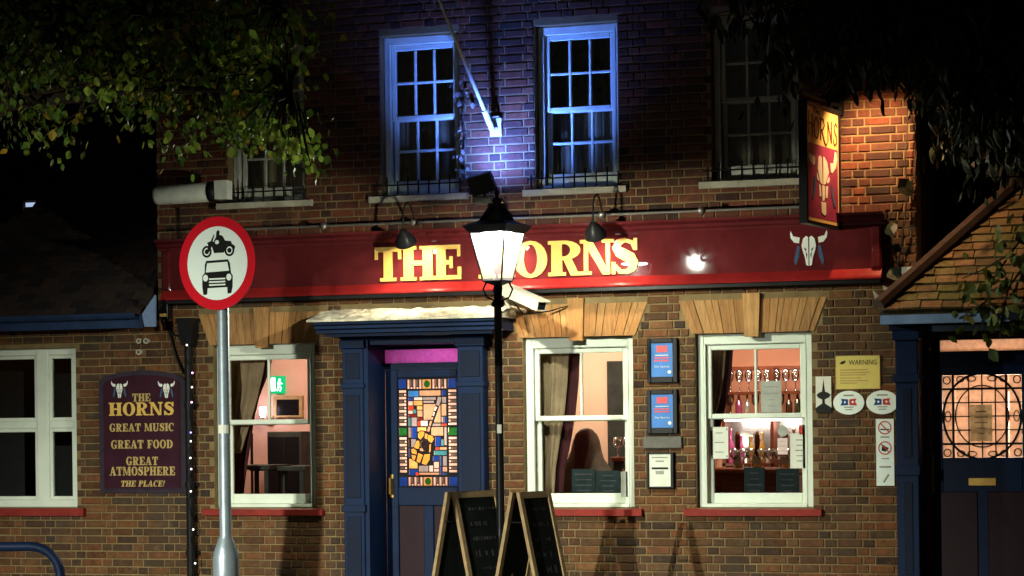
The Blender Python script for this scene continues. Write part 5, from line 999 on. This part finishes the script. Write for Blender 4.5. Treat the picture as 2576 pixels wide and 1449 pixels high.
# ------------------------------------------------------------------ A boards
def aboard(label, px, wd, deg, depth, seed, hgt=1.08):
    c = Pd(px, 1240, depth); t = thing('chalk_board', label, 'A board', (c.x, c.y, 0), TH + R_(deg), 'A boards by the lamp post'); r = random.Random(seed); sp_ = .26
    for sgn in (-1, 1):
        yb, yt = sgn * sp_, sgn * .015
        def pt(x, z, off=0): f_ = z / hgt; return Vector((x, yb + (yt - yb) * f_ + sgn * off, z))
        for s_ in (-1, 1):
            x = s_ * (wd / 2 - .02); m_ = MB()
            m_.add([pt(x - .02, 0), pt(x + .02, 0), pt(x + .02, hgt), pt(x - .02, hgt), pt(x - .02, 0, .028), pt(x + .02, 0, .028), pt(x + .02, hgt, .028), pt(x - .02, hgt, .028)], [(0, 1, 2, 3), (4, 7, 6, 5), (0, 4, 5, 1), (1, 5, 6, 2), (2, 6, 7, 3), (3, 7, 4, 0)]); m_.build('leg', 'wood_pale', t)
        a, b = -wd / 2 + .04, wd / 2 - .04
        for z0_, z1_ in ((hgt - .045, hgt), (.16, .20)):
            m_ = MB(); m_.add([pt(a, z0_, .002), pt(b, z0_, .002), pt(b, z1_, .002), pt(a, z1_, .002), pt(a, z0_, .026), pt(b, z0_, .026), pt(b, z1_, .026), pt(a, z1_, .026)], [(0, 1, 2, 3), (4, 7, 6, 5), (0, 4, 5, 1), (1, 5, 6, 2), (2, 6, 7, 3), (3, 7, 4, 0)]); m_.build('rail', 'wood_pale', t)
        m_ = MB(); z0_, z1_ = .2, hgt - .045; m_.add([pt(a, z0_, .008), pt(b, z0_, .008), pt(b, z1_, .008), pt(a, z1_, .008), pt(a, z0_, .016), pt(b, z0_, .016), pt(b, z1_, .016), pt(a, z1_, .016)], [(0, 1, 2, 3), (4, 7, 6, 5), (0, 4, 5, 1), (1, 5, 6, 2), (2, 6, 7, 3), (3, 7, 4, 0)]); m_.build('panel', 'chalk', t)
        if sgn < 0:
            m_ = MB()
            for i in range(7):
                z = hgt - .13 - i * .11; l = wd * r.uniform(.18, .36); x = r.uniform(-.03, .03); hh = r.uniform(.012, .03); n0 = 9
                for j in range(n0):
                    if r.random() < .25: continue
                    xa = x - l + 2 * l * j / n0; xb = xa + 2 * l / n0 * r.uniform(.3, .75); ha = hh * r.uniform(.4, 1)
                    m_.add([pt(xa, z - ha, .0175), pt(xb, z - ha, .0175), pt(xb, z + ha, .0175), pt(xa, z + ha, .0175)], [(0, 1, 2, 3)])
            tag(m_.build('chalk_writing', 'chalk_mark', t), kind='stuff')
    for z in (.86,):
        MB().tube([(-wd / 2 + .02, -.075, z), (-wd / 2 + .02, .075, z)], .006, 6).build('stay', 'iron', t)
aboard('wooden A board with smudged chalk writing left of the lamp post', 1186, .50, 50, 17.9, 2); aboard('wooden A board with dark panel right of the lamp post', 1334, .40, 54, 17.6, 8)
c = Pd(1281, 1449, 17.7); t = thing('bollard', 'short yellow topped post between the two A boards', 'bollard', (c.x, c.y, 0)); zt_ = Pd(1281, 1398, 17.7).z; MB().lathe([(.03, 0), (.03, zt_ - .18)], n=12).build('post', 'black_metal', t); MB().lathe([(.031, zt_ - .18), (.031, zt_ - .075)], n=12).build('lower_band', 'yellow_band', t); MB().lathe([(.03, zt_ - .075), (.03, zt_ - .06)], n=12).build('black_band', 'black_metal', t); MB().lathe([(.031, zt_ - .06), (.031, zt_ - .01), (.02, zt_)], n=12).build('cap', 'yellow_band', t)
# ------------------------------------------------------------------ neighbouring entrance with tiled roof (right)
PO = thing('entrance_building', 'low neighbouring entrance with blue door surround and mossy tiled hipped roof', 'building', (0, 0, 0))
xa, xb = P(2252, 900, -.32).x, P(2308, 900, -.32).x
def pil(x0, x1):
    p = MB(); p.cbox(x0, x1, -.32, -.05, 0, 2.27, .006); p.cbox(x0 - .015, x1 + .015, -.345, -.05, 1.87, 1.93, .004); p.cbox(x0 - .02, x1 + .02, -.35, -.05, 2.2, 2.275, .006); p.cbox(x0 - .02, x1 + .02, -.35, -.05, 0, .3, .006); p.cbox(x0 - .012, x1 + .012, -.34, -.05, 1.14, 1.22, .004); o = p.build('pilaster', 'blue_paint', PO)
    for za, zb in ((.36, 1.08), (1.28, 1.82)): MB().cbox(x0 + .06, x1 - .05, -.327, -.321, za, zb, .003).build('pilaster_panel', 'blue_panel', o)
pil(xa, xb); pil(4.62, 4.82)
w_ = MB(); w_.box(3.43, 3.52, -.05, .25, 0, 2.3); w_.box(4.5, 4.9, -.05, .25, 0, 2.3); w_.box(4.83, 7.5, -.2, .2, 0, 2.3); w_.box(3.52, 4.5, .02, .20, 2.22, 2.3); w_.build('wall', 'far_brick', PO)
MB().box(xa - .05, 7.5, -.30, -.06, 2.28, 2.38).build('lintel', 'blue_panel', PO)
ez = P(2400, 800, -.58).z
MB().box(P(2215, 800, -.58).x, 7.5, -.60, -.575, P(2400, 812, -.58).z, P(2400, 788, -.58).z).build('eaves_board', 'pale_blue', PO)
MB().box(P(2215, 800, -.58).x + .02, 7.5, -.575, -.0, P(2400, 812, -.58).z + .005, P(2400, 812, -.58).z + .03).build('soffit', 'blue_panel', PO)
MB().box(P(2345, 830, -.45).x, 7.4, -.46, -.40, P(2400, 832, -.45).z, P(2400, 818, -.45).z).build('moulding', 'pale_blue', PO)
# hipped tiled roof
G0 = Vector((0, -.64, P(2300, 775, -.64).z)); PT = R_(40); GN = Vector((0, -math.sin(PT), math.cos(PT))); GU = Vector((0, math.cos(PT), math.sin(PT)))
c0, c1 = Pp(2212, 772, G0, GN), Pp(2455, 556, G0, GN); u0, v0 = c0.x, (c0 - G0).dot(GU); u1, v1 = c1.x, (c1 - G0).dot(GU); hs = (v1 - v0) / (u1 - u0); VT = 2.3
poly = [(u0, 0), (7.5, 0), (7.5, VT), (u0 + VT / hs, VT)]
rb_ = MB(); rb_.add([G0 + GU * v + Vector((u, 0, 0)) for u, v in poly] + [G0 + GU * v + Vector((u, 0, 0)) - GN * .07 for u, v in poly], [(0, 1, 2, 3), (7, 6, 5, 4), (0, 4, 5, 1), (1, 5, 6, 2), (2, 6, 7, 3), (3, 7, 4, 0)])
pk = G0 + GU * VT + Vector((u0 + VT / hs, 0, 0)); cn = G0 + Vector((u0, 0, 0)); bk_ = Vector((u0, 5, G0.z)); rb_.add([cn, pk, Vector((pk.x, 5, pk.z)), bk_], [(0, 3, 2, 1)])
RO = rb_.build('roof', 'mossy_tile', PO)
MB().tube([cn + GN * .03, pk + GN * .03], .06, 8).build('hip_ridge', 'old_tile', RO)
tm = MB(); o_ = [Vector((0, 0, 0)) + GN * .026, Vector((.156, 0, 0)) + GN * .026, Vector((.156, 0, 0)) + GU * .15 + GN * .004, GU * .15 + GN * .004]; tm.add([p - GN * .018 for p in o_] + o_, [(4, 5, 6, 7), (0, 1, 5, 4), (1, 2, 6, 5), (3, 0, 4, 7), (0, 3, 2, 1)]); tme = tm.mesh('roof_tile'); tme.materials.append(MATS['mossy_tile'])
r5 = random.Random(5); v = -.03; row = 0; nt_ = 0; rest = MB()
while v < VT - .15:
    u = u0 + max(0, v) / hs + (.08 if row % 2 else 0)
    while u < 7.3:
        q = G0 + GU * v + Vector((u, 0, 0)) + GN * r5.uniform(-.001, .005)
        if u < 4.95 and v < 1.45 and nt_ < 300: link('roof_tile', tme, None, RO, q, (r5.uniform(-.03, .03), r5.uniform(-.03, .03), r5.uniform(-.02, .02))); nt_ += 1
        else: rest.add([Vector(p) + q for p in tm.v], tm.f)
        u += .163
    v += .105; row += 1
tag(rest.build('roof_tiles', 'mossy_tile', RO, fix=False), 'mossy plain tiles beyond the nearest ones', kind='stuff')
MB().box(P(2270, 682, -.1).x, P(2304, 682, -.1).x, -.14, -.04, P(2290, 692, -.1).z, P(2290, 672, -.1).z).build('white_vent', 'white_plastic', PO)
fl = MB(); q = [P(2196, 730, -.5), P(2240, 772, -.5), P(2230, 778, -.5), P(2205, 768, -.5)]; fl.prism([(p.x, p.z) for p in q], -.52, -.5); q = [P(2222, 718, -.4), P(2285, 752, -.4), P(2278, 760, -.4), P(2222, 728, -.4)]; fl.prism([(p.x, p.z) for p in q], -.42, -.40); fl.build('lead_flashing', 'stone', PO)
# leaded door
YD = .05; a, b, c, d = rpx(2370, 943, 2571, 1151, YD); x0, x1 = 3.522, 4.50
dr = MB(); dr.cbox(x0, a, YD, YD + .05, 0, 2.0, .005); dr.cbox(b, x1, YD, YD + .05, 0, 2.0, .005); dr.cbox(a, b, YD + .001, YD + .049, d, 2.0, .005); dr.cbox(a, b, YD + .001, YD + .049, 0, c, .005); PD = dr.build('door', 'blue_paint', PO)
for q0, q1 in ((a - .02, (a + b) / 2 - .04), ((a + b) / 2 + .04, b + .02)): MB().cbox(q0, q1, YD - .012, YD - .001, .2, 1.0, .006).build('door_panel', 'door_panel', PD)
lx0, lx1, lz0, lz1 = rpx(2436, 1202, 2506, 1222, YD - .01); MB().cbox(lx0, lx1, YD - .012, YD - .0005, lz0, lz1, .003).build('letter_box', 'brass', PD)
MB().cbox(a + .04 - .12, a + .055 - .12, YD - .05, YD - .001, .98, 1.3, .003).build('handle', 'brass', PD)
nx, ny = 6, 6; W_, H_ = b - a, d - c
for i in range(nx):
    for j in range(ny):
        px_, pz_ = a + W_ * i / nx, c + H_ * j / ny; MB().box(px_ + .003, px_ + W_ / nx - .003, YD + .022, YD + .026, pz_ + .003, pz_ + H_ / ny - .003).build('pane', 'frost', PD)
lm = MB(); yl = YD + .014
for i in range(1, nx):
    if i in (2, 3, 4): lm.box(a + W_ * i / nx - .004, a + W_ * i / nx + .004, yl, yl + .018, c, d)
for j in range(1, ny):
    if j in (2, 3, 4): lm.box(a, b, yl - .0006, yl + .018, c + H_ * j / ny - .004, c + H_ * j / ny + .004)
for i in (1, 5): lm.box(a + W_ * (i / nx - .03) - .008, a + W_ * (i / nx - .03) + .008, yl - .004, yl + .018, c, d)
for j in (1, 5): lm.box(a, b, yl - .005, yl + .018, c + H_ * j / ny - .008, c + H_ * j / ny + .008)
ce = ((a + b) / 2, (c + d) / 2); lm.ring(ce, W_ * .5, H_ * .53, .016, yl - .007, yl + .018, 44); lm.ring(ce, W_ * .34, H_ * .38, .008, yl - .008, yl + .018, 40)
for sx in (-1, 1):
    for sz in (-1, 1): lm.ring((ce[0] + sx * W_ * .44, ce[1] + sz * H_ * .44), W_ * .05, H_ * .05, .007, yl - .006, yl + .018, 14); lm.ring((ce[0] + sx * W_ * .13, ce[1] + sz * H_ * .455), W_ * .06, H_ * .035, .006, yl - .003, yl + .018, 14); lm.ring((ce[0] + sx * W_ * .27, ce[1] + sz * H_ * .45), W_ * .05, H_ * .04, .006, yl - .002, yl + .018, 14)
    lm.ring((ce[0] + sx * W_ * .43, ce[1]), W_ * .04, H_ * .07, .006, yl - .0025, yl + .018, 14)
lm.build('lead_lattice', 'lead_came', PD)
paper('white paper notice taped inside the leaded glass door', (2441, 1018, 2496, 1110), YD + .002, 'paper_lit', 5, 0, 12)
a2, b2, c2, d2 = rpx(2364, 853, 2640, 882, YD); tf = MB(); tf.box(x0, x1, YD, YD + .05, 2.0, c2); tf.box(x0, x1, YD, YD + .05, d2, 2.30); tf.box(x0, a2, YD + .001, YD + .049, c2, d2); TF = tf.build('transom_light', 'blue_panel', PO); MB().box(a2, x1, YD + .02, YD + .025, c2, d2).build('pane', 'frost', TF)
hl = MB(); hl.box(3.5, 4.6, 1.1, 1.14, 0, 2.3); hl.box(3.47, 3.51, .26, 1.1, 0, 2.3); hl.box(4.6, 4.64, .2, 1.1, 0, 2.3); hl.box(3.5, 4.6, .1, 1.1, 2.302, 2.33); hl.build('lobby_wall', 'peach_wall', PO)
t = thing('hall_lamp', 'round lamp inside the leaded glass entrance', 'lamp', (4.02, 1.06, 1.75)); MB().box(-.05, .05, -.0, .03, -.05, .05).build('base', 'brass', t); MB().ball((0, -.06, 0), .05).build('globe', 'lamp_globe', t, True); lamp('bulb', 'POINT', 48, (1, .86, .70), (0, -.2, -.1), t, size=.08)

# ------------------------------------------------------------------ street lamp across the road (its reflection shows in the fascia)
f_ = P(1768, 655, -.10); dv = f_ - CAM; L_ = f_ + Vector((dv.x, -dv.y, dv.z)) * (24.6 / dv.y)
ls = thing('street_lamp', 'slim grey street lamp across the road mirrored in the fascia', 'street lamp', (L_.x, L_.y, 0)); zL = L_.z
MB().lathe([(.09, 0), (.09, 1.0), (.055, 1.05), (.045, zL + .05)], n=14).build('column', 'galv', ls, True); ar = MB(); ar.tube([(0, 0, zL + .03), (0, .3, zL + .07)], .025, 8); ar.build('arm', 'galv', ls); hd_ = MB(); hd_.box(-.15, .15, .25, .75, zL + .035, zL + .11); hd_.build('lamp_head', 'galv', ls)
emit('street_led', (.95, .95, 1), 60); MB().box(-.13, .13, .28, .72, zL + .012, zL + .034).build('led_panel', 'street_led', ls)
lamp('led_light', 'SPOT', STREET, (.94, .95, .80), (0, .5, zL - .06), ls, aim=(3.2, 24.0, STILT), size=.09, cone=35.5, blend=1.0)

# ------------------------------------------------------------------ far house on the left with one lit window
FH = thing('far_house', 'dark distant house with one small bluish lit window', 'building', (0, 0, 0)); YF = 22.0
a, b, c, d = rpx(58, 504, 126, 541, YF); x0, x1 = a - 3.5, b + 3.0
hw_ = MB(); hw_.box(x0, a, YF, YF + 5, 0, 8.6); hw_.box(b, x1, YF, YF + 5, 0, 8.6); hw_.box(a, b, YF, YF + 5, 0, c); hw_.box(a, b, YF, YF + 5, d, 8.6); hw_.build('wall', 'far_brick', FH); MB().xprism([(YF - .3, 8.6), (YF + 2.5, 11), (YF + 5.3, 8.6)], x0 - .2, x1 + .2).build('roof', 'old_tile', FH)
emit('far_window', (.55, .72, 1), .75); W_ = b - a
for k in range(2): MB().box(a + W_ * (.02 + .5 * k), a + W_ * (.46 + .5 * k), YF + .08, YF + .1, c + .03, d - .03).build('window', 'far_window', FH)
MB().box(a + W_ * .46, a + W_ * .52, YF + .03, YF + .1, c, d).build('window_bar', 'white_paint', FH)

# ------------------------------------------------------------------ foliage
def leaf_mesh(kind=0):
    if kind == 0: pts = [(0, 0, 0), (.30, .0, .28), (.36, .04, .5), (.22, .06, .8), (0, .0, 1.0), (-.22, .06, .8), (-.36, .04, .5), (-.30, .0, .28), (0, -.05, .5)]
    else: pts = [(0, 0, 0), (.16, .0, .25), (.2, .05, .5), (.12, .08, .78), (0, .02, 1.0), (-.12, .08, .78), (-.2, .05, .5), (-.16, .0, .25), (0, -.05, .5)]
    return pts, [(8, i, (i + 1) % 8) for i in range(8)]
LV = [leaf_mesh(0), leaf_mesh(1)]
def rot(r, droop): return Euler((math.pi + r.uniform(-droop, droop), r.uniform(-droop, droop), r.uniform(0, 6.28))).to_matrix()
def foliage(tree, mt, spots, seed, kind, size, droop, own_n, depth_of, clump=9, spread=.16):
    r = random.Random(seed); stuff = MB(); lm_ = bpy.data.meshes.new('leaf'); lm_.from_pydata(*[LV[kind][0], [], LV[kind][1]]); lm_.materials.append(MATS[mt]); cnt = 0; cents = []; pend = []
    for (cx_, cy_, rx, ry, n) in spots:
        for i in range(max(1, n // clump)):
            a_ = r.uniform(0, 6.283); q_ = math.sqrt(r.random()); c = Pd(cx_ + rx * q_ * math.cos(a_), cy_ + ry * q_ * math.sin(a_), depth_of(r)); cents.append(c)
            for j in range(clump):
                p = c + Vector((r.gauss(0, spread), r.gauss(0, spread), r.gauss(0, spread * .8))); pend.append((p, rot(r, droop), size * r.uniform(.6, 1.35)))
    pend.sort(key=lambda q: (q[0] - CAM).length)
    base = tree
    for i, (p, R3, s_) in enumerate(pend):
        if i < own_n: link('leaf', lm_, None, base, p - tree.location, R3.to_euler(), (s_, s_, s_))
        else: stuff.add([R3 @ (Vector(v) * s_) + p - tree.location for v in LV[kind][0]], LV[kind][1])
    if stuff.v: tag(stuff.build('crown', mt, tree, fix=False), kind='stuff')
    return cents
def limbs(tree, base, fork, cents, seed, rad, nl=7, mt='bark'):
    r = random.Random(seed); base, fork = Vector(base), Vector(fork); m_ = MB(); mid = (base + fork) / 2 + Vector((.1, .05, 0)); m_.tube([base - tree.location, mid - tree.location, fork - tree.location], [rad, rad * .8, rad * .6], 12); m_.build('trunk', mt, tree, True)
    sel = r.sample(cents, min(nl, len(cents))); lb = MB(); pts = []
    for c in sel:
        k1 = fork.lerp(c, .35) + Vector((0, 0, .25)); k2 = fork.lerp(c, .7) + Vector((0, 0, .18)); lb.tube([fork - tree.location, k1 - tree.location, k2 - tree.location, c - tree.location], [rad * .42, rad * .26, rad * .14, rad * .04], 7); pts += [k1, k2, c]
    for c in cents:
        q_ = min(pts, key=lambda p: (p - c).length)
        if (q_ - c).length < 1.6: lb.tube([q_ - tree.location, (q_.lerp(c, .5) + Vector((0, 0, .05))) - tree.location, c - tree.location + Vector((0, 0, -.05))], [.012, .008, .003], 4, False)
    lb.build('limb', mt, tree, True)
tb = Pd(-420, 1060, 15.5); TL = thing('tree', 'green tree reaching over the wing roof at the upper left', 'tree', (tb.x, tb.y, 0))
cen = foliage(TL, 'leaf_green', [(130, 60, 230, 110, 850), (400, 50, 220, 90, 750), (620, 90, 130, 90, 420), (330, 170, 130, 60, 340), (520, 200, 150, 70, 390), (90, 190, 140, 80, 360), (690, 190, 70, 100, 260), (280, 205, 50, 35, 70), (270, 225, 20, 20, 16), (640, 290, 110, 45, 190), (710, 345, 55, 20, 90), (775, 380, 20, 20, 40), (560, 300, 60, 40, 90), (155, 300, 60, 45, 80), (400, 265, 90, 45, 90), (465, 380, 30, 40, 36), (40, 330, 60, 50, 50), (720, 80, 100, 60, 110), (-350, 150, 350, 300, 500), (200, -250, 500, 200, 700)], 21, 0, .056, .9, 260, lambda r: r.uniform(14.2, 16.6), 8, .10)
cen += foliage(TL, 'leaf_lit', [(300, 200, 40, 18, 24), (262, 232, 14, 14, 12), (690, 325, 50, 14, 30), (750, 355, 30, 16, 24), (785, 392, 12, 14, 14), (640, 130, 40, 40, 24), (300, 120, 60, 50, 20), (420, 110, 200, 60, 20)], 77, 0, .062, .9, 300, lambda r: r.uniform(14.0, 14.6), 6, .05)
limbs(TL, (tb.x, tb.y, 0), Pd(-330, 420, 15.5), cen, 4, .17, 12)
tb = Pd(2860, 1060, 17.6); TR_ = thing('tree', 'dark overhanging tree at the upper right above the hanging sign', 'tree', (tb.x, tb.y, 0))
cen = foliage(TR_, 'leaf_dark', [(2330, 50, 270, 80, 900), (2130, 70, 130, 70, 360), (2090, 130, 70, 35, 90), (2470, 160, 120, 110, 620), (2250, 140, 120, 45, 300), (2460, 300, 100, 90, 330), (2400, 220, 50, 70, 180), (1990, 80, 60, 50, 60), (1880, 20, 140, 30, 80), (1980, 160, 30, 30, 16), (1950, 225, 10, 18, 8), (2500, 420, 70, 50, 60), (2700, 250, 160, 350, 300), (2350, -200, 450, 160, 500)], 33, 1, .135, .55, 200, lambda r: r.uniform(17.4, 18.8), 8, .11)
limbs(TR_, (tb.x, tb.y, 0), Pd(2790, 350, 17.8), cen, 6, .16, 12)
def creeper(label, paths, mt, Y, seed, size, dens, spread, kind=0, out=.06):
    r = random.Random(seed); o0 = P(*paths[0][0], Y); t = thing('climbing_plant', label, 'climbing plant', o0); st_m = MB(); lm_ = bpy.data.meshes.new('leaf'); lm_.from_pydata(*[LV[kind][0], [], LV[kind][1]]); lm_.materials.append(MATS[mt])
    for pth in paths:
        pw = [P(x, y, Y) - o0 + Vector((0, r.uniform(-.02, .02), 0)) for x, y in pth]; st_m.tube(pw, [.010 - .006 * i / (len(pw) - 1) for i in range(len(pw))], 5)
        for i in range(len(pw) - 1):
            for j in range(int(dens * (pw[i + 1] - pw[i]).length) + (1 if r.random() < .4 else 0)):
                p = pw[i].lerp(pw[i + 1], r.random()) + Vector((r.gauss(0, spread), -abs(r.gauss(0, out)), r.gauss(0, spread))); s_ = size * r.uniform(.6, 1.3); link('leaf', lm_, None, t, p, rot(r, .9).to_euler(), (s_, s_, s_))
    st_m.build('stem', 'bark', t); return t
creeper('pale leaved climber on the brick beside the left blue lit window', [[(1168, 445), (1166, 400), (1172, 350), (1163, 300), (1170, 240), (1160, 190)]], 'leaf_pale', -.03, 3, .05, 40, .04)
creeper('thin creeper stems with few dark leaves on the orange lit corner', [[(2250, 700), (2262, 640), (2276, 560), (2281, 480), (2278, 400), (2284, 320), (2280, 250)], [(2281, 480), (2300, 440), (2305, 380)], [(2262, 640), (2230, 560), (2260, 500)]], 'leaf_dark', -.05, 8, .15, 3.2, .05)
rf_Y = -.35
creeper('leafy creeper trailing over the mossy roof and its eaves', [[(2600, 560), (2540, 640), (2500, 700), (2480, 760), (2470, 830)], [(2600, 640), (2540, 720), (2520, 790), (2515, 850)], [(2540, 640), (2470, 680), (2420, 700)], [(2480, 760), (2430, 790), (2420, 820)], [(2600, 700), (2570, 760), (2560, 820)]], 'leaf_ivy', -.66, 14, .10, 34, .09, 0, .05)
